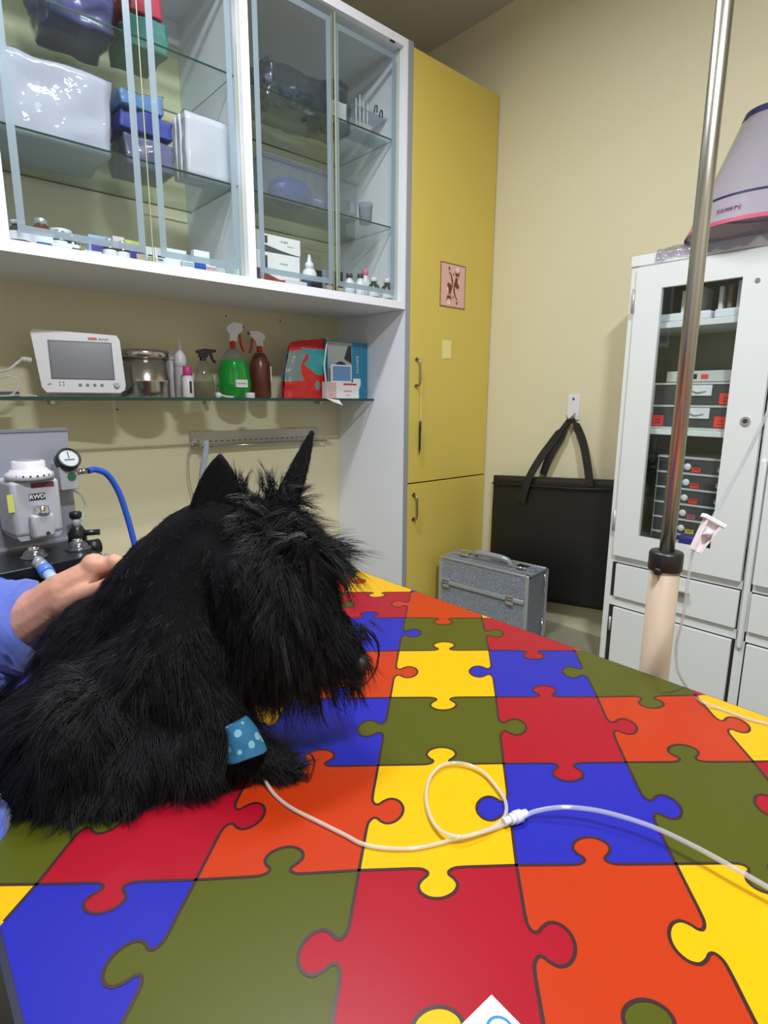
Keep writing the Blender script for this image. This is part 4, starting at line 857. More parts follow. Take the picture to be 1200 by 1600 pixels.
# plastic bag and recovery cone on top
q = at(1200, 300, X=2.42)
BFILM = glass('bag_film', (225, 222, 232), .3, (170, 170, 180), .08, 3, bump=1, bscale=50)
b = MB().m(BFILM); nx, ny = 30, 60
vv = {}
for a in range(nx+1):
    for c in range(ny+1):
        u_, v_ = a/nx, c/ny
        x = XC-.03+u_*.34; y = .15+v_*.89; nz = noise.noise(Vector((x*22, y*18, 1)))*.5+.5+.35*noise.noise(Vector((x*60, y*45, 4)))
        z = CT+.003+.026*nz*min(1, u_*6+.1)
        if u_ < .08: x = XC-.012-.006*nz; z = CT-.002-.05*nz*(1-u_/.08)
        vv[a, c] = b.bm.verts.new((x, y, z))
for a in range(nx):
    for c in range(ny): f = b.bm.faces.new((vv[a, c], vv[a+1, c], vv[a+1, c+1], vv[a, c+1])); f.smooth = True; f.material_index = 0
tag(b.build('plastic_bag', None), 'crumpled clear plastic bag spread on top of the white cabinet', 'plastic bag')
CXc, CYc = 2.405, .735; R0_ = .235
zc0 = CT+.024; hc = at(1195, 178, X=2.40)[2]-zc0
cone = thing('recovery_cone', 'translucent lilac pet recovery cone with navy bands on the white cabinet', 'pet cone', (CXc, CYc, zc0))
LIL = glass('lilac_plastic', (226, 220, 228), .68, (214, 208, 220), .2, .8)
R1_ = .085
MB().m(LIL).lathe([(R0_, 0), (R1_, hc), (R1_-.002, hc), (R0_-.002, 0)], n=64, cap=False).build('cone_sheet', None, cone)
NAVY = mat('navy_trim', (30, 30, 84), .5); PINKT = mat('pink_trim', (190, 74, 104), .5)
def ring(f0, f1, mt, nm, off=.0015):
    r_ = lambda f: R0_+(R1_-R0_)*f+off
    MB().m(mt).lathe([(r_(f0), hc*f0), (r_(f1), hc*f1)], n=64, cap=False).build(nm, None, cone)
ring(.0, .035, PINKT, 'pink_rim'); ring(.235, .255, NAVY, 'navy_band'); ring(.94, 1.0, NAVY, 'navy_collar')
a_ = math.radians(172); rr = R0_+(R1_-R0_)*.12+.003
MB().m(mat('maroon_print', (110, 40, 70), .6)).scribble(6, .022, Matrix.Translation((rr*math.cos(a_), rr*math.sin(a_), hc*.12)) @ Matrix.Rotation(a_+PI/2, 4, 'Z') @ Matrix.Rotation(math.radians(60), 4, 'X')).build('cone_print', None, cone)
# ------------------------------------------------------------------ black bag on its hook
q0, q1 = at(772, 742, X=2.6), at(960, 745, X=2.6)
ytop = 1.988; zb0 = .085
bag = thing('carry_bag', 'large flat black carry bag hanging against the back wall', 'bag', (2.615, 1.56, zb0))
b = MB().m(BAGM); b.box(-.5, .5, -.5, .5, 0, 1); bmesh.ops.subdivide_edges(b.bm, edges=b.bm.edges[:], cuts=20, use_grid_fill=True)
ya, yb2 = 1.195, ytop
for v in b.bm.verts:
    c = v.co; u_ = c.y+.5; top = .775-zb0+.055*(1-u_)-.0; bot = .10*(1-u_)
    y = ya+(yb2-ya)*u_; z = bot+(top-bot)*c.z
    puff = .5+.5*math.sin(PI*u_)**.4*math.sin(PI*min(max(c.z, .02), .98))**.4
    x = c.x*.06*puff+.004*noise.noise(Vector((y*6, z*6, 0)))
    v.co = (x+.0, y-1.56, z)
for f in b.bm.faces: f.smooth = True
b.build('bag_body', None, bag)
MB().m(STRAP).tube([(-.034, ya-1.56+.01, .79-zb0), (-.036, -.05, .76-zb0), (-.034, yb2-1.56-.01, .735-zb0)], .006, 6).build('piping', None, bag)
hk = at(897, 655, X=2.655); hx, hy, hz = hk
def strapm(pts, nm='strap'):
    P = smoothpts(pts, 8); b = MB().m(STRAP); prev = None
    rows = []
    for i, p in enumerate(P):
        t = Vector(P[min(i+1, len(P)-1)])-Vector(P[max(i-1, 0)]); t.normalize(); n = Vector((1, 0, 0)); s_ = t.cross(n).normalized()
        w2 = .021 if i > 4 else .012
        rows.append([b.bm.verts.new(Vector(p)+s_*w2*sg+n*o) for sg, o in ((-1, -.0015), (1, -.0015), (1, .0015), (-1, .0015))])
    for A, B in zip(rows, rows[1:]):
        for k in range(4): b.bm.faces.new((A[k], A[(k+1) % 4], B[(k+1) % 4], B[k]))
    for f in b.bm.faces: f.material_index = 0
    o = b.build(nm, None, bag); return o
def bl(px, py, X): q = at(px, py, X=X); return (q[0]-2.615, q[1]-1.56, q[2]-zb0)
top_ = bl(890, 655, 2.63)
strapm([top_, bl(862, 692, 2.62), bl(845, 715, 2.6), bl(826, 748, 2.575), bl(815, 785, 2.573)])
strapm([bl(893, 655, 2.635), bl(872, 690, 2.628), bl(858, 715, 2.62), bl(848, 742, 2.63)])
strapm([bl(893, 653, 2.63), bl(905, 675, 2.61), bl(913, 700, 2.59), bl(920, 742, 2.575), bl(921, 760, 2.573)])
hkt = thing('wall_hook', 'white hook plate with metal hooks on the back wall', 'hook', (XB, hy, hz))
qa_, qb_ = at(889, 617, X=XB), at(905, 653, X=XB)
MB().m(WPLAST).box(-.008, 0, qb_[1]-hy, qa_[1]-hy, qb_[2]-hz-.01, qa_[2]-hz, .002).m(INK).cyl((-.0085, (qa_[1]+qb_[1])/2-hy, qa_[2]-hz-.02), (-.01, (qa_[1]+qb_[1])/2-hy, qa_[2]-hz-.02), .006, n=12).build('hook_plate', None, hkt)
for s_ in (-1, 1): MB().m(STEEL).tube(smoothpts([(-.008, 0, .03), (-.03, s_*.006, .01), (-.05, s_*.012, .0), (-.055, s_*.02, .022)], 5), .003, 8).build('hook', None, hkt)
# ------------------------------------------------------------------ aluminium case
p1 = at(820, 1014, Z=0); dfl = float(CM[2] @ (p1-CO))
ct_ = at(822, 894, X=p1[0])  # height over the same corner
ch_ = float(CH+(at(822, 894, D=dfl)[2]-CH)); p2 = at(686, 868, Z=ch_)
d = p2-p1; Wc = math.hypot(d[0], d[1]); ang = math.atan2(p1[1]-p2[1], p1[0]-p2[0]); Dc = .205
cs = thing('aluminium_case', 'silver textured aluminium beauty case with handle on the floor', 'case', (p2[0], p2[1], 0), ang)
ALT = bpy.data.materials.new('textured_aluminium'); ALT.use_nodes = True; nt = ALT.node_tree; pb_ = nt.nodes['Principled BSDF']
pb_.inputs['Base Color'].default_value = (*lin((160, 168, 182)), 1); pb_.inputs['Metallic'].default_value = .5; pb_.inputs['Roughness'].default_value = .38
tcn = nt.nodes.new('ShaderNodeTexCoord'); mpn = nt.nodes.new('ShaderNodeMapping'); mpn.inputs['Scale'].default_value = (26, 26, 44); vor = nt.nodes.new('ShaderNodeTexVoronoi'); bpn = nt.nodes.new('ShaderNodeBump'); bpn.inputs['Strength'].default_value = 1; bpn.inputs['Distance'].default_value = .009
nt.links.new(tcn.outputs['Object'], mpn.inputs[0]); nt.links.new(mpn.outputs[0], vor.inputs['Vector']); nt.links.new(vor.outputs['Distance'], bpn.inputs['Height']); nt.links.new(bpn.outputs[0], pb_.inputs['Normal'])
ALM = mat('aluminium_trim', (196, 202, 214), .3, .7)
MB().m(ALT).box(.008, Wc-.008, .004, Dc-.004, .01, ch_-.004).build('case_body', None, cs)
b = MB().m(ALM); e = .012
for x in (0, Wc-e*1.6):
    for y in (0, Dc-e): b.box(x, x+e*1.6, y, y+e, .008, ch_-.004, .003)
for z in (0, ch_-e):
    for y in (0, Dc-e): b.box(e, Wc-e, y, y+e, z+.002, z+e, .003)
    for x in (0, Wc-e): b.box(x, x+e, e, Dc-e, z+.002, z+e, .003)
for z in (ch_*.60, ch_*.13): b.box(.02, Wc-.02, -.006, .004, z, z+.022, .003).box(.02, Wc-.02, -.007, -.005, z+.009, z+.012)
b.build('edge_trim', None, cs)
for x in (0.0, Wc-.028): MB().m(CHROME).box(x-.001, x+.029, -.002, .026, ch_-.024, ch_+.001, .008).build('corner_cap', None, cs)
for x in (.055, Wc-.095):
    for zz in (ch_*.60,):
        l_ = MB().m(CHROME).box(x-.022, x+.022, -.012, -.005, zz-.016, zz+.036, .003).m(INK).box(x-.02, x+.02, -.0125, -.012, zz+.004, zz+.01).box(x-.02, x+.02, -.0125, -.012, zz+.018, zz+.023).build('latch', None, cs)
MB().m(mat('handle_silver', (172, 174, 186), .3, .4)).tube(smoothpts([(Wc*.30, Dc*.5, ch_), (Wc*.31, Dc*.48, ch_+.02), (Wc*.38, Dc*.42, ch_+.036), (Wc*.62, Dc*.42, ch_+.036), (Wc*.69, Dc*.48, ch_+.02), (Wc*.70, Dc*.5, ch_)], 5), .015, 12).build('carry_handle', None, cs)
for x in (Wc*.18, Wc*.82): MB().m(CHROME).box(x-.03, x+.03, Dc*.5-.02, Dc*.5+.03, ch_-.001, ch_+.012, .004).sph((x, Dc*.4, ch_+.008), .012, (1.5, 1, .6), 12).build('top_clasp', None, cs)
MB().m(ALM).box(.02, Wc-.02, Dc*.5-.008, Dc*.5+.012, ch_-.001, ch_+.006).build('lid_seam', None, cs)
MB().m(CHROME).tube([(Wc+.004, Dc*.75, ch_*.95), (Wc+.012, Dc*.75, ch_*.8), (Wc+.004, Dc*.75, ch_*.66)], .004, 8).build('strap_ring', None, cs)
MB().m(CHROME).tube([(Wc+.004, Dc*.75, ch_*.3), (Wc+.012, Dc*.72, ch_*.15), (Wc+.004, Dc*.75, ch_*.03)], .004, 8).sph((Wc+.006, Dc*.75, ch_*.3), .008, n=10).build('strap_ring', None, cs)
# ------------------------------------------------------------------ drip pole
pq = at(1030, 1050, D=1.22); PX, PY = max(pq[0], TX1+.035), pq[1]
pq = at(1041, 870, D=1.2)
# keep the pole just past the table edge
def onray(px, py, X): return at(px, py, X=X)
c0 = onray(1041, 868, 1.035); PX, PY = c0[0], c0[1]; zj = c0[2]
pole = thing('drip_pole', 'stainless steel drip pole on a beige tube clamped beside the table', 'pole', (PX, PY, 0))
MB().m(PSTEEL).cyl((0, 0, zj-.1), (0, 0, 2.1), .0125, n=28).build('steel_tube', None, pole)
MB().m(mat('beige_tube', (170, 150, 130), .6)).cyl((0, 0, .02), (0, 0, zj-.012), .0255, n=32).build('outer_tube', None, pole)
MB().m(BLACKP).lathe([(.0275, -.026), (.0285, -.024), (.0285, .004), (.0265, .008), (.013, .009)], (0, 0, zj), 28).box(-.034, -.02, -.006, .006, zj-.03, zj-.018, .003).build('black_collar', None, pole)
MB().m(BLACKP).cyl((0, 0, 0), (0, 0, .02), .14, n=30).build('pole_foot', None, pole)
MB().m(STEEL).tube(smoothpts([(0, 0, 2.1), (.05, .0, 2.16), (.1, 0, 2.13), (.12, 0, 2.16)], 5), .004, 8).tube(smoothpts([(0, 0, 2.1), (-.05, .0, 2.16), (-.1, 0, 2.13), (-.12, 0, 2.16)], 5), .004, 8).build('top_hooks', None, pole)
# ------------------------------------------------------------------ drip lines
TUBE = glass('drip_tubing', (246, 246, 242), .5, (240, 236, 226), .08, 1.4)
TUBEC = glass('drip_tubing_clear', (246, 247, 250), .38, (232, 234, 244), .08, 1.6)
zt_ = ZT+.0032
dr = thing('upper_drip_line', 'clear drip line with roller clamp passing in front of the cabinet', 'drip tube', tuple(at(1100, 840, D=.95)))
lo = np.array(dr.location)
def dl_(px, py, D): return tuple(at(px, py, D=D)-lo)
e1, e2 = at(1100, 1094, Z=zt_), at(1225, 1150, Z=zt_)
MB().m(TUBEC).tube(smoothpts([dl_(1240, 560, .80), dl_(1192, 660, .82), dl_(1160, 725, .84), dl_(1112, 812, .86)], 6), .0024, 10).build('tube_above_clamp', None, dr)
MB().m(TUBEC).tube(smoothpts([dl_(1083, 860, .865), dl_(1076, 900, .87), dl_(1067, 965, .88), dl_(1057, 1010, .90), dl_(1060, 1050, .93), dl_(1078, 1080, .98), tuple(at(1096, 1096, Z=zt_+.004)-lo), tuple(at(1125, 1107, Z=zt_)-lo), tuple(at(1165, 1122, Z=zt_)-lo), tuple(at(1215, 1136, Z=zt_)-lo), tuple(at(1260, 1160, Z=zt_)-lo)], 7), .0022, 10).build('tube_below_clamp', None, dr)
a1, a2 = np.array(dl_(1112, 815, .86)), np.array(dl_(1083, 862, .865)); zx = Vector(a2-a1).normalized(); yx = Vector(-CM[2]); xx = yx.cross(zx).normalized(); yx = zx.cross(xx)
RMc = Matrix((xx, yx, zx)).transposed().to_4x4(); RMc.translation = Vector(a1); Lc = float(np.linalg.norm(a2-a1))
CL = mat('clamp_white', (226, 216, 222), .35)
MB().m(CL).prism([(-.013, 0), (.013, 0), (.007, Lc*.96), (-.007, Lc*.96)], -.002, .004, RMc).prism([(-.013, 0), (-.010, 0), (-.004, Lc*.96), (-.007, Lc*.96)], .004, .009, RMc).prism([(.010, 0), (.013, 0), (.007, Lc*.96), (.004, Lc*.96)], .004, .009, RMc).m(PAPER).box(-.018, .018, -.003, .010, -.005, .0015, .001, M=RMc).build('roller_clamp', None, dr)
MB().m(WPLAST).cyl(RMc @ Vector((-.005, .008, Lc*.35)), RMc @ Vector((.005, .008, Lc*.35)), .006, n=16).build('clamp_roller', None, dr)
ln = thing('table_drip_line', 'pale drip line looped on the table leading to the dog bandage', 'drip tube', tuple(at(700, 1310, Z=ZT)))
lo2 = np.array(ln.location)
def tl(px, py, dz=0): return tuple(at(px, py, Z=zt_+dz)-lo2)
pts = [tuple(at(398, 1188, D=.735)-lo2), tuple(at(410, 1212, D=.725)-lo2), tl(428, 1240), tl(455, 1262), tl(500, 1285), tl(540, 1305), tl(565, 1318), tl(600, 1325), tl(650, 1325), tl(700, 1314), tl(745, 1302), tl(775, 1290, .001), tl(790, 1272, .002), tl(789, 1250, .003), tl(775, 1228, .003), tl(757, 1208, .003), tl(735, 1196, .003), tl(710, 1192, .003), tl(688, 1197, .003), tl(672, 1215, .002), tl(666, 1240, .002), tl(669, 1266, .002), tl(680, 1289, .003), tl(698, 1303, .006), tl(725, 1307, .006), tl(760, 1298, .003), tl(785, 1290), tl(797, 1286)]
MB().m(TUBE).tube(smoothpts(pts, 7), .0023, 10).build('looped_tube', None, ln)
MB().m(TUBEC).tube(smoothpts([tl(815, 1278), tl(835, 1268, .006), tl(868, 1262, .012), tl(900, 1262, .014), tl(950, 1270, .016), tl(1020, 1292, .016), tl(1090, 1325, .016), tl(1150, 1358, .016), tl(1215, 1395, .014)], 6), .0027, 10).build('clear_tube', None, ln)
ca_, cb_ = Vector(tl(793, 1287)), Vector(tl(818, 1277)); dd = (cb_-ca_).normalized()
b = MB().m(mat('connector_clear', (214, 220, 232), .12, coat=.4))
for f0, f1, r_ in ((-.006, .004, .0045), (.003, .010, .0062), (.009, .019, .0072), (.018, .027, .0050)): b.cyl(ca_+dd*f0+Vector((0, 0, .004)), ca_+dd*f1+Vector((0, 0, .004)), r_, n=12)
b.build('luer_connector', None, ln)
# paper slip at the near edge of the table
p0 = at(768, 1555, Z=ZT+.001); pr_ = at(812, 1600, Z=ZT+.001); pl_ = at(716, 1600, Z=ZT+.001)
ux = Vector(pr_-p0); ux.normalize(); uy = Vector(pl_-p0); uy.normalize(); uy = (uy-ux*uy.dot(ux)).normalized()
b = MB().m(PAPER); P0 = Vector(p0); vs4 = [P0, P0+ux*.12, P0+ux*.12+uy*.09, P0+uy*.09]
lo_ = [b.bm.verts.new(v) for v in vs4]; hi_ = [b.bm.verts.new(v+Vector((0, 0, .0006))) for v in vs4]
b.bm.faces.new(hi_); b.bm.faces.new(lo_[::-1])
for k in range(4): b.bm.faces.new((lo_[k], lo_[(k+1) % 4], hi_[(k+1) % 4], hi_[k]))
for f in b.bm.faces: f.material_index = 0
b.m(mat('cyan_ink', (30, 120, 180), .6)); cc = P0+ux*.022+uy*.016
b.tube([cc+ux*(.010*math.cos(a))+uy*(.010*math.sin(a))+Vector((0, 0, .0006)) for a in np.linspace(1.6, 5.2, 14)], .0012, 6, flat=.3)
tag(b.build('paper_slip', None), 'white paper slip with blue curve print at the near table edge', 'paper')
# ------------------------------------------------------------------ bodies
def blobmesh(chains, voxel, smooth=8, name='body'):
    """overlapping spheres along chains fused into one smooth surface"""
    bm = bmesh.new()
    for ch in chains:
        pts = [np.array(p, float) for p, r in ch]; rs = [r for p, r in ch]
        if len(ch) == 1: seq = [(pts[0], rs[0])]
        else:
            seq = []
            for a in range(len(ch)-1):
                L = np.linalg.norm(pts[a+1]-pts[a]); n = max(2, int(L/(.25*min(rs[a], rs[a+1])))+1)
                for t in np.linspace(0, 1, n): seq.append((pts[a]*(1-t)+pts[a+1]*t, rs[a]*(1-t)+rs[a+1]*t))
        for p, r in seq: bmesh.ops.create_icosphere(bm, subdivisions=2, radius=r, matrix=Matrix.Translation(p))
    me = bpy.data.meshes.new('tmp'); bm.to_mesh(me); bm.free(); o = bpy.data.objects.new('tmp', me); C.objects.link(o)
    m = o.modifiers.new('r', 'REMESH'); m.mode = 'VOXEL'; m.voxel_size = voxel; m.use_smooth_shade = True
    s_ = o.modifiers.new('s', 'SMOOTH'); s_.factor = .5; s_.iterations = smooth
    bpy.context.view_layer.update()
    r = bpy.data.meshes.new_from_object(o.evaluated_get(bpy.context.evaluated_depsgraph_get())); r.name = name
    bpy.data.objects.remove(o); bpy.data.meshes.remove(me)
    for p in r.polygons: p.use_smooth = True
    return r
def B(px, py, D, rpx): return (at(px, py, D=D), rpx*D/FPX)
dog = thing('dog', 'black wiry terrier sitting on the puzzle table, left foreleg bandaged', 'dog', (float(at(250, 1180, D=.78)[0]), float(at(250, 1180, D=.78)[1]), ZT))
dlo = np.array(dog.location)
BCH = [
 [B(125, 1095, .83, 80), B(155, 1040, .84, 74), B(215, 985, .84, 84), B(260, 920, .83, 84), B(300, 855, .81, 62), B(345, 820, .79, 52)],
 [B(125, 1130, .80, 86), B(215, 1090, .80, 112), B(285, 1030, .79, 98), B(310, 940, .80, 84), B(340, 870, .79, 66)],
 [B(140, 1140, .735, 96), B(105, 1190, .715, 68), B(120, 1235, .69, 42), B(200, 1255, .675, 26)],
 [B(85, 1165, .78, 62), B(70, 1150, .80, 50)],
 [B(150, 985, .855, 56), B(120, 1010, .85, 52)],
 [B(240, 1160, .745, 74), B(200, 1200, .71, 60)],
 [B(310, 1080, .765, 68), B(335, 1130, .745, 46), B(380, 1165, .738, 29), B(425, 1192, .738, 26), B(445, 1196, .735, 22)],
 [B(300, 1150, .745, 58), B(300, 1195, .72, 42), B(330, 1215, .71, 24)],
 [B(320, 1080, .83, 58), B(335, 1130, .83, 34), B(345, 1140, .83, 26)],
 [B(395, 848, .78, 66), B(432, 850, .79, 58), B(455, 872, .79, 54)],
 [B(395, 900, .77, 78), B(430, 960, .77, 74), B(450, 1008, .77, 46)],
 [B(460, 885, .785, 48), B(492, 955, .785, 40), B(530, 1012, .785, 32), B(552, 1030, .785, 20)],
 [B(390, 1000, .775, 52), B(410, 1035, .775, 34)],
]
BCH = [[(p, r) for p, r in ch] for ch in BCH]
me = blobmesh([[(p-dlo, r) for p, r in ch] for ch in BCH], .006, 6)
for v in me.vertices:
    if v.co.z < .002: v.co.z = .002
HEADM = mat('silky_head_hair', (16, 16, 21), .42, spec=.45)
FURM = bpy.data.materials.new('black_fur'); FURM.use_nodes = True; pb_ = FURM.node_tree.nodes['Principled BSDF']
pb_.inputs['Base Color'].default_value = (.0055, .0055, .0075, 1); pb_.inputs['Roughness'].default_value = .5; pb_.inputs['Specular IOR Level'].default_value = .3
SKINB = mat('black_undercoat', (14, 13, 15), .8, spec=.1)
me.materials.append(SKINB); body = bpy.data.objects.new('body', me); C.objects.link(body); body.parent = dog
# ears: pointed, cupped
def ear(tip, base, wbase, thick, facing, bend, nm, D):
    b = MB().m(SKINB); T, Bs = Vector(tip-dlo), Vector(base-dlo); ax = T-Bs; L = ax.length; ax.normalize(); s_ = Vector(facing).normalized(); s_ = (s_-ax*s_.dot(ax)).normalized(); n = ax.cross(s_)
    rows = []; K = 14; Q = 10
    for i in range(K+1):
        t = i/K; w_ = wbase*(1-t)**.72*(1+.5*t) if t < 1 else .0006; w_ = max(w_, .0012)
        ring_ = []
        for k in range(2*Q):
            a = 2*PI*k/(2*Q); x = math.cos(a)*w_; y = math.sin(a)*thick*(1-.6*t)
            y += bend*(1-(x/max(wbase, 1e-4))**2*1.0)*(1-t)*.5
            ring_.append(b.bm.verts.new(Bs+ax*(t*L)+s_*x+n*y))
        rows.append(ring_)
    for A, B_ in zip(rows, rows[1:]):
        for k in range(2*Q): f = b.bm.faces.new((A[k], A[(k+1) % (2*Q)], B_[(k+1) % (2*Q)], B_[k])); f.smooth = True; f.material_index = 0
    b.bm.faces.new(rows[-1]); b.bm.faces.new(rows[0][::-1])
    return b.build(nm, None, dog)
ears = [ear(at(344, 710, D=.755), at(338, 850, D=.775), .046, .012, RH, .014, 'ear', .76),
        ear(at(488, 674, D=.815), at(440, 800, D=.805), .022, .010, RH-.6*FH, .010, 'ear', .81)]
MB().m(mat('wet_nose', (8, 8, 9), .6)).sph(tuple(at(562, 1036, D=.778)-dlo), .014, (1, 1, .85), 18).sph(tuple(at(566, 1030, D=.778)-dlo), .009, (1, 1, .8), 14).build('nose', None, dog)
MB().m(mat('eye_dark', (14, 9, 8), .45)).sph(tuple(at(474, 905, D=.752)-dlo), .011, n=14).build('eye', None, dog)
# --- fur ------------------------------------------------------------
def frame_ah(P):
    """dog-side coordinates: along the dog, and height, in mm-like units used by the coat map"""
    q = P-CO; c = q @ CM.T; return 600+FPX*c[:, 0]/c[:, 2], 800+FPX*c[:, 1]/c[:, 2]
ANC = np.array([  # position on the coat map, growth direction (right, down), length m, lift
 [140, 960, -.6, .8, .014, .25], [60, 1040, -.5, .85, .026, .3], [15, 1110, -.7, .7, .055, .5], [30, 1190, -.5, .9, .055, .4], [110, 980, -.5, .85, .016, .25], [330, 790, -.3, .9, .004, .2], [360, 850, -.3, .9, .005, .2], [330, 900, -.2, 1, .007, .2], [270, 880, -.4, .9, .006, .2], [370, 930, 0, 1, .012, .25],
 [150, 1050, -.3, 1, .045, .3], [120, 1150, -.15, 1, .045, .35], [100, 1230, -.1, 1, .035, .3], [180, 1265, .2, 1, .016, .5], [220, 1230, .2, 1, .03, .3],
 [230, 1100, -.1, 1, .045, .3], [200, 1000, -.3, 1, .03, .25], [220, 900, -.5, .85, .010, .2], [270, 820, -.5, .85, .008, .2],
 [290, 950, -.2, 1, .012, .2], [310, 850, -.2, 1, .004, .2], [300, 1050, 0, 1, .035, .3], [300, 1180, .1, 1, .035, .3], [340, 1210, .2, 1, .025, .4],
 [360, 1060, .1, 1, .045, .3], [360, 980, .1, 1, .035, .3], [370, 900, -.1, 1, .022, .3], [350, 830, -.2, .8, .005, .2],
 [385, 790, .1, -1, .022, .8], [420, 790, .5, -.5, .026, .6], [450, 790, .9, -.1, .028, .6],
 [420, 840, -.9, .35, .036, .35], [450, 880, -.7, .7, .038, .4], [480, 840, .9, .1, .040, .5], [510, 855, 1, .1, .034, .5], [520, 890, .8, .8, .022, .35],
 [430, 930, -.4, 1, .045, .35], [475, 950, .0, 1, .03, .3], [515, 960, .1, 1, .020, .25], [545, 995, .3, 1, .016, .3],
 [500, 1030, .25, 1, .05, .4], [540, 1040, .1, 1, .035, .4], [460, 1050, .15, 1, .048, .3], [410, 1070, .1, 1, .04, .3], [400, 1000, .0, 1, .05, .3],
 [440, 1190, .7, .7, .016, .6], [400, 1215, .3, 1, .018, .5]])
def fur(mesh_obj, nclump, per, name, rad=.00034, anc=ANC, lenmul=1., clumpr=.006, keep=None, minlen=0, jit=.13, extra=None, seed=1):
    rg = np.random.default_rng(seed)
    me = mesh_obj.data; me.calc_loop_triangles(); nt_ = len(me.loop_triangles)
    tri = np.empty(nt_*3, 'i'); me.loop_triangles.foreach_get('vertices', tri); tri = tri.reshape(-1, 3)
    co = np.empty(len(me.vertices)*3, 'f'); me.vertices.foreach_get('co', co); co = co.reshape(-1, 3).astype(float)
    a, b_, c = co[tri[:, 0]], co[tri[:, 1]], co[tri[:, 2]]; nn = np.cross(b_-a, c-a); ar = np.linalg.norm(nn, axis=1); nn /= (ar[:, None]+1e-12)
    idx = rg.choice(nt_, nclump, p=ar/ar.sum()); r1, r2 = rg.random((2, nclump)); s_ = np.sqrt(r1)
    P = (1-s_)[:, None]*a[idx]+(s_*(1-r2))[:, None]*b_[idx]+(s_*r2)[:, None]*c[idx]; N = nn[idx]
    Wp = P+dlo; px, py = frame_ah(Wp)
    if keep is not None:
        k = keep(px, py, P, N); P, N, px, py, Wp = P[k], N[k], px[k], py[k], Wp[k]
    n = len(P)
    d2 = (px[:, None]-anc[None, :, 0])**2+(py[:, None]-anc[None, :, 1])**2; ww = 1/(d2+200)**1.6; ww /= ww.sum(1, keepdims=True)
    A = ww @ anc[:, 2:]
    dirv = A[:, :1]*RH[None]+A[:, 1:2]*np.array([[0, 0, -1.]])
    dirv /= np.linalg.norm(dirv, axis=1, keepdims=True)+1e-9
    dirv = dirv-N*np.sum(dirv*N, 1, keepdims=True)*.85+N*A[:, 3:4]
    dirv += rg.normal(0, jit, dirv.shape); dirv /= np.linalg.norm(dirv, axis=1, keepdims=True)
    L = np.maximum(A[:, 2]*lenmul, minlen)*rg.uniform(.6, 1.25, n)
    # expand clumps
    P2 = np.repeat(P, per, 0); N2 = np.repeat(N, per, 0); D2 = np.repeat(dirv, per, 0); L2 = np.repeat(L, per)*rg.uniform(.75, 1.1, n*per)
    off = rg.normal(0, 1, P2.shape)*clumpr; off -= N2*np.sum(off*N2, 1, keepdims=True)
    root = P2+off-N2*.002; tipoff = off*.35+rg.normal(0, .06, off.shape)*L2[:, None]
    K = 5; ts = np.linspace(0, 1, K); pts = np.empty((len(P2), K, 3))
    curl = np.repeat(rg.normal(0, .22, (n, 3)), per, 0)+rg.normal(0, .06, P2.shape)
    for i, t in enumerate(ts):
        g = np.array([0, 0, -1.])*(.45*t*t)
        pts[:, i] = root+(D2*t+N2*.25*math.sin(t*2.2)*.5+g+curl*t*t)*L2[:, None]+(tipoff-off)*t
    pts[:, :, 2] = np.maximum(pts[:, :, 2], .0025)
    return strands(pts, name, rad)
def strands(pts, name, rad, material=None):
    n, K = pts.shape[:2]
    tan = np.empty_like(pts); tan[:, 1:-1] = pts[:, 2:]-pts[:, :-2]; tan[:, 0] = pts[:, 1]-pts[:, 0]; tan[:, -1] = pts[:, -1]-pts[:, -2]
    tan /= np.linalg.norm(tan, axis=2, keepdims=True)+1e-9
    ref = np.array([.31, .52, .79]); s1 = np.cross(tan, ref); s1 /= np.linalg.norm(s1, axis=2, keepdims=True)+1e-9; s2 = np.cross(tan, s1)
    tt = np.linspace(0, 1, K); rr = rad*(1-tt)**.6*1.0+rad*.12
    V = np.empty((n, K, 3, 3))
    for k in range(3):
        a = 2*PI*k/3; V[:, :, k] = pts+(s1*math.cos(a)+s2*math.sin(a))*rr[None, :, None]
    base = (np.arange(n)*K*3)[:, None, None]; i_ = np.arange(K-1)[None, :, None]*3; k_ = np.arange(3)[None, None, :]; k2 = (k_+1) % 3
    q = np.stack([base+i_+k_, base+i_+k2, base+i_+3+k2, base+i_+3+k_], -1).reshape(-1)
    me = bpy.data.meshes.new(name); me.vertices.add(n*K*3); me.vertices.foreach_set('co', V.reshape(-1).astype('f'))
    nf = len(q)//4; me.loops.add(nf*4); me.loops.foreach_set('vertex_index', q.astype('i')); me.polygons.add(nf); me.polygons.foreach_set('loop_start', (np.arange(nf)*4).astype('i'))
    me.update(calc_edges=True); me.shade_smooth()
    me.materials.append(material or FURM); o = bpy.data.objects.new(name, me); C.objects.link(o); o.parent = dog; return o
o = fur(body, 7000, 13, 'coat', seed=1); o['kind'] = 'stuff'
E1 = np.array([[344, 710, 0, -1, .004, .2], [344, 850, 0, -1, .006, .3], [488, 680, .2, -1, .004, .2], [440, 790, 0, -1, .007, .3]])
for k, e_ in enumerate(ears):
    o = fur(e_, 2600, 3, 'ear_fur', rad=.0003, anc=E1, clumpr=.002, seed=5+k, jit=.3); o['kind'] = 'stuff'
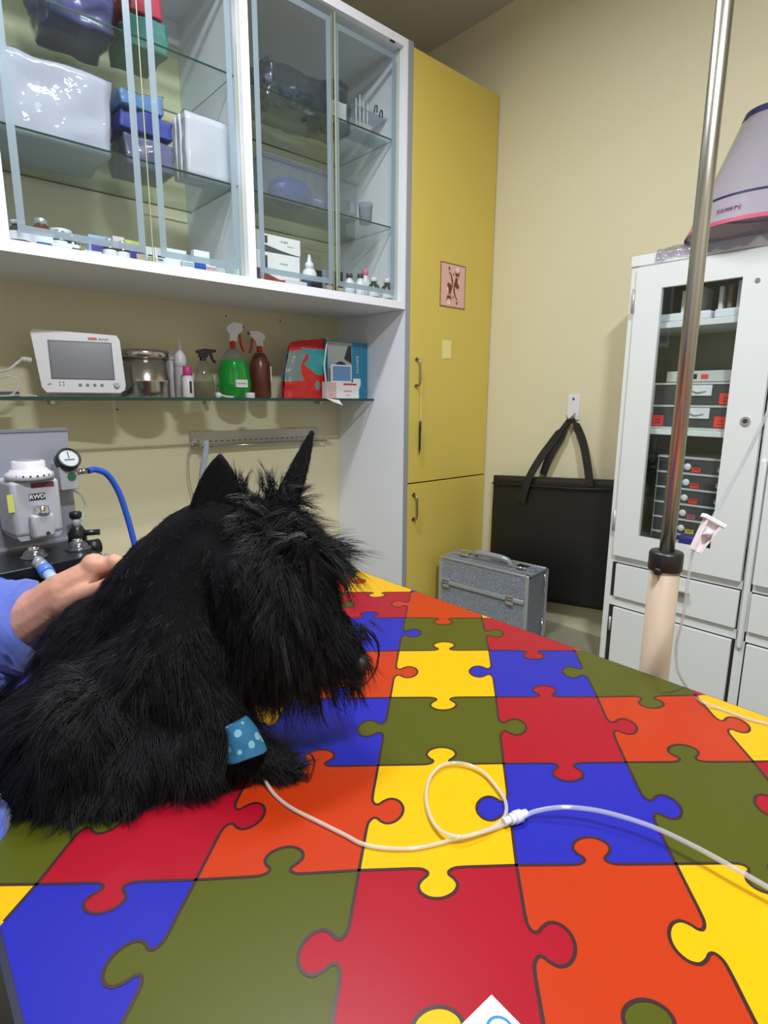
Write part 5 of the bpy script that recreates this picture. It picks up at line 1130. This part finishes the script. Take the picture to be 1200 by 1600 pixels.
# long tufts: (root px, py, depth) fan -> tips
def tuft(cx, cy, D, rpx, n, ang0, ang1, l0, l1, seed, droop=.15, name='tuft', rad=.0004):
    rg = np.random.default_rng(seed); out = []
    nc = max(1, n//7)
    for c in range(nc):
        a = math.radians(rg.uniform(ang0, ang1)); L = rg.uniform(l0, l1); ro = at(cx+rg.normal(0, rpx*.5), cy+rg.normal(0, rpx*.5), D=D+rg.normal(0, .008))-dlo
        dv = RH*math.cos(a)+np.array([0, 0, math.sin(a)])+FH*rg.normal(0, .3); bend = rg.normal(0, .12, 3)
        for k in range(7):
            r0 = ro+rg.normal(0, .0025, 3); e2 = dv+rg.normal(0, .05, 3); l2 = L*rg.uniform(.7, 1.05)
            out.append([r0+(e2*t+np.array([0, 0, -droop])*t*t+bend*t*t)*l2-(r0-ro)*t*.8 for t in np.linspace(0, 1, 6)])
    return np.array(out)
TS = [tuft(425, 775, .79, 16, 130, 75, 125, .030, .050, 11), tuft(455, 780, .80, 15, 160, -20, 50, .028, .046, 12), tuft(440, 785, .79, 22, 130, 60, 120, .02, .036, 13),
      tuft(380, 775, .775, 16, 130, 65, 105, .022, .040, 14), tuft(425, 850, .735, 40, 500, 165, 225, .03, .05, 31, .35), tuft(465, 850, .745, 34, 400, 190, 250, .03, .055, 32, .3), tuft(480, 880, .745, 16, 200, -120, -70, .03, .05, 33, .2), tuft(400, 800, .75, 16, 160, 100, 160, .02, .035, 34, .4), tuft(430, 990, .715, 30, 200, -110, -70, .04, .06, 35, .1), tuft(500, 1000, .74, 20, 160, -110, -60, .04, .06, 36, .1), tuft(505, 860, .775, 18, 330, -35, 32, .040, .070, 15, .3), tuft(520, 880, .78, 16, 200, -65, -10, .03, .055, 16, .3),
      tuft(470, 845, .77, 20, 160, -10, 60, .02, .038, 17), tuft(545, 1055, .775, 8, 40, -95, -60, .03, .05, 41, .2), tuft(430, 1060, .765, 30, 260, -105, -70, .03, .055, 18), tuft(485, 1055, .775, 20, 170, -100, -55, .035, .065, 19), tuft(540, 1045, .775, 14, 70, -100, -50, .02, .05, 20, .5),
      tuft(20, 1080, .83, 22, 200, 200, 245, .03, .06, 21), tuft(330, 860, .745, 12, 60, -110, -60, .02, .03, 22), tuft(455, 1200, .73, 14, 60, -70, 20, .015, .03, 23),
      tuft(560, 985, .78, 16, 120, -70, -10, .015, .03, 24, .3)]
TSa = np.concatenate(TS); TSa[:, :, 2] = np.maximum(TSa[:, :, 2], .0025)
o = strands(TSa, 'hair_tufts', .00042, HEADM); o['kind'] = 'stuff'
cur = []
for pts in ([(575, 985), (590, 1005), (590, 1040), (575, 1065), (560, 1072)], [(570, 980), (584, 990), (592, 1015), (586, 1045)], [(555, 1060), (552, 1075), (540, 1085), (535, 1082)], [(520, 1085), (528, 1105), (540, 1112)], [(500, 1095), (505, 1120), (514, 1138)],
            [(455, 1180), (480, 1175), (492, 1190), (485, 1215), (478, 1228)], [(460, 1185), (476, 1190), (484, 1205), (470, 1222)], [(462, 1205), (478, 1210), (480, 1224)]):
    D = .775 if pts[0][1] < 1150 else .725
    sp = smoothpts([at(x, y, D=D)-dlo for x, y in pts], 4); idx = np.linspace(0, len(sp)-1, 9).astype(int)
    for k in range(5): j = rng.normal(0, .0012, 3); cur.append([sp[i]+j for i in idx])
ca2 = np.array(cur); ca2[:, :, 2] = np.maximum(ca2[:, :, 2], .0025); o = strands(ca2, 'whisker_curls', .0005); o['kind'] = 'stuff'
# bandage
b = MB(); BT = mat('teal_bandage', (26, 92, 126), .8, noise_amt=.2, nscale=60, bump=.5, bscale=60); b.m(BT)
ba, bb_, bc_ = at(368, 1128, D=.716)-dlo, at(378, 1150, D=.712)-dlo, at(386, 1180, D=.710)-dlo
MB_pts = smoothpts([ba, bb_, bc_], 8); b.tube(MB_pts, list(np.linspace(.0135, .0255, len(MB_pts))), 24)
for v in b.bm.verts: v.co += noise.noise_vector(v.co*60)*.002
bdg = b.build('bandage', None, None, tuple(dlo)); tag(bdg, 'teal bandage with pale paw prints around the dog foreleg', 'bandage')
nt = BT.node_tree; vo = nt.nodes.new('ShaderNodeTexVoronoi'); vo.inputs['Scale'].default_value = 62; tcb = nt.nodes.new('ShaderNodeTexCoord'); nt.links.new(tcb.outputs['Object'], vo.inputs['Vector'])
rp = nt.nodes.new('ShaderNodeMath'); rp.operation = 'LESS_THAN'; rp.inputs[1].default_value = .30; nt.links.new(vo.outputs['Distance'], rp.inputs[0])
mxb = nt.nodes.new('ShaderNodeMix'); mxb.data_type = 'RGBA'; mxb.inputs[7].default_value = (*lin((112, 156, 176)), 1); pbb = nt.nodes['Principled BSDF']
nt.links.new(pbb.inputs['Base Color'].links[0].from_socket, mxb.inputs[6]); nt.links.new(rp.outputs[0], mxb.inputs[0]); nt.links.new(mxb.outputs[2], pbb.inputs['Base Color'])
# ------------------------------------------------------------------ person at the left
pe = thing('person', 'person in blue scrubs at the left edge resting a hand on the dog', 'person', (-.42, 1.02, 0))
plo = np.array(pe.location)
def L_(v): return np.array(v)-plo
hand = [
 [B(-190, 1130, .80, 60), B(-60, 1030, .88, 50), B(20, 978, .89, 42), B(70, 948, .885, 35), B(100, 925, .88, 32)],
 [B(100, 925, .88, 31), B(125, 908, .882, 26), B(146, 890, .886, 19)],
 [B(100, 928, .89, 30), B(128, 908, .90, 24), B(150, 893, .91, 18)],
 [B(147, 884, .884, 20.5)], [B(178, 878, .887, 13.6)],
 [B(104, 925, .91, 24), B(132, 905, .93, 18), B(150, 897, .94, 15)],
 [B(146, 888, .886, 18), B(180, 880, .888, 12.5), B(207, 884, .886, 11), B(230, 900, .88, 9)],
 [B(150, 893, .908, 17), B(184, 886, .91, 12), B(212, 892, .905, 10.5), B(236, 908, .90, 9)],
 [B(150, 896, .928, 15), B(182, 892, .93, 11.5), B(208, 900, .925, 10), B(228, 915, .92, 8.5)],
 [B(148, 902, .945, 13), B(172, 900, .948, 10), B(194, 908, .942, 9), B(210, 920, .938, 8)],
 [B(96, 942, .872, 22), B(122, 930, .862, 15), B(150, 920, .856, 11), B(176, 909, .853, 10), B(203, 898, .852, 7.5)],
]
sl, sr = np.array([-.30, 1.16, 1.30]), np.array([-.44, .80, 1.30]); elb = at(-190, 1130, D=.80)
torso = [
 [((-.40, 1.0, .95), .15), ((-.40, 1.0, 1.15), .16), ((-.39, .99, 1.30), .14), ((-.38, .99, 1.42), .06), ((-.36, .99, 1.50), .055)],
 [(sl, .065), (sl*.45+elb*.55, .05), (elb, .046)],
 [(sr, .065), ((-.30, .62, 1.05), .05), (at(-150, 1315, D=.62)+np.array([0, 0, .02]), .038), (at(-110, 1255, D=.66), .030)],
 [((-.41, 1.08, .92), .10), ((-.41, 1.09, .5), .07), ((-.43, 1.09, .1), .045), ((-.34, 1.09, .04), .038)],
 [((-.41, .92, .92), .10), ((-.41, .91, .5), .07), ((-.43, .91, .1), .045), ((-.34, .91, .04), .038)],
 [((-.35, .99, 1.62), .085), ((-.33, .99, 1.58), .075)], [((-.275, .99, 1.585), .014)],
 [(sl, .08), ((-.38, 1.0, 1.32), .11), (sr, .08)],
]
me = blobmesh([[(p-plo, r) for p, r in ch] for ch in hand]+[[(L_(p), r) for p, r in ch] for ch in torso], .003, 3)
me.materials.append(SKIN); o = bpy.data.objects.new('body', me); C.objects.link(o); o.parent = pe
# scrub sleeves, tunic, trousers, hair as clothing shells
def sleeve(pts, rad, nm, mt, parent=pe, n=28, cuff=True, ns=.01):
    P = smoothpts([L_(p) for p in pts], 6); R_ = np.interp(np.linspace(0, 1, len(P)), np.linspace(0, 1, len(rad)), rad)
    b = MB().m(mt)
    if cuff: P = P+[P[-1]-(P[-1]-P[-2])*.2, P[-3]]; R_ = list(R_)+[R_[-1]-.003, R_[-3]-.004]
    b.tube(P, list(R_), n, caps=False)
    for v in b.bm.verts: v.co += noise.noise_vector(v.co*22)*ns+noise.noise_vector(v.co*60)*ns*.4
    return b.build(nm, None, parent)
sleeve([sl+np.array([-.02, -.02, .02]), sl*.5+elb*.5, elb+np.array([0, 0, .0]), at(-80, 1050, D=.86), at(0, 990, D=.885), at(48, 978, D=.885)], [.085, .075, .080, .080, .074, .066], 'left_sleeve', SCRUB)
sleeve([sr+np.array([-.02, .02, .02]), (-.30, .62, 1.05), at(-115, 1305, D=.62)+np.array([0, 0, .01]), at(-80, 1325, D=.615)], [.085, .07, .056, .040], 'right_sleeve', SCRUB)
me = blobmesh([[(L_(p), r+.016) for p, r in torso[0][:3]], [(L_(p), r+.014) for p, r in torso[7]], [(L_((-.41, 1.0, .80)), .17), (L_((-.40, 1.0, .95)), .168)], [(L_(sl), .08), (L_(sl+(elb-sl)*.2), .075)]], .008, 8); me.materials.append(SCRUB)
o = bpy.data.objects.new('tunic', me); C.objects.link(o); o.parent = pe
NAVYT = mat('navy_trousers', (30, 34, 62), .8)
me = blobmesh([[(L_(p), r+.018) for p, r in torso[k][:3]] for k in (3, 4)], .008, 6); me.materials.append(NAVYT); o = bpy.data.objects.new('trousers', me); C.objects.link(o); o.parent = pe
me = blobmesh([[(L_((-.375, .99, 1.645)), .085), (L_((-.40, .99, 1.56)), .07)]], .008, 4); me.materials.append(mat('dark_hair', (36, 26, 20), .6)); o = bpy.data.objects.new('hair', me); C.objects.link(o); o.parent = pe
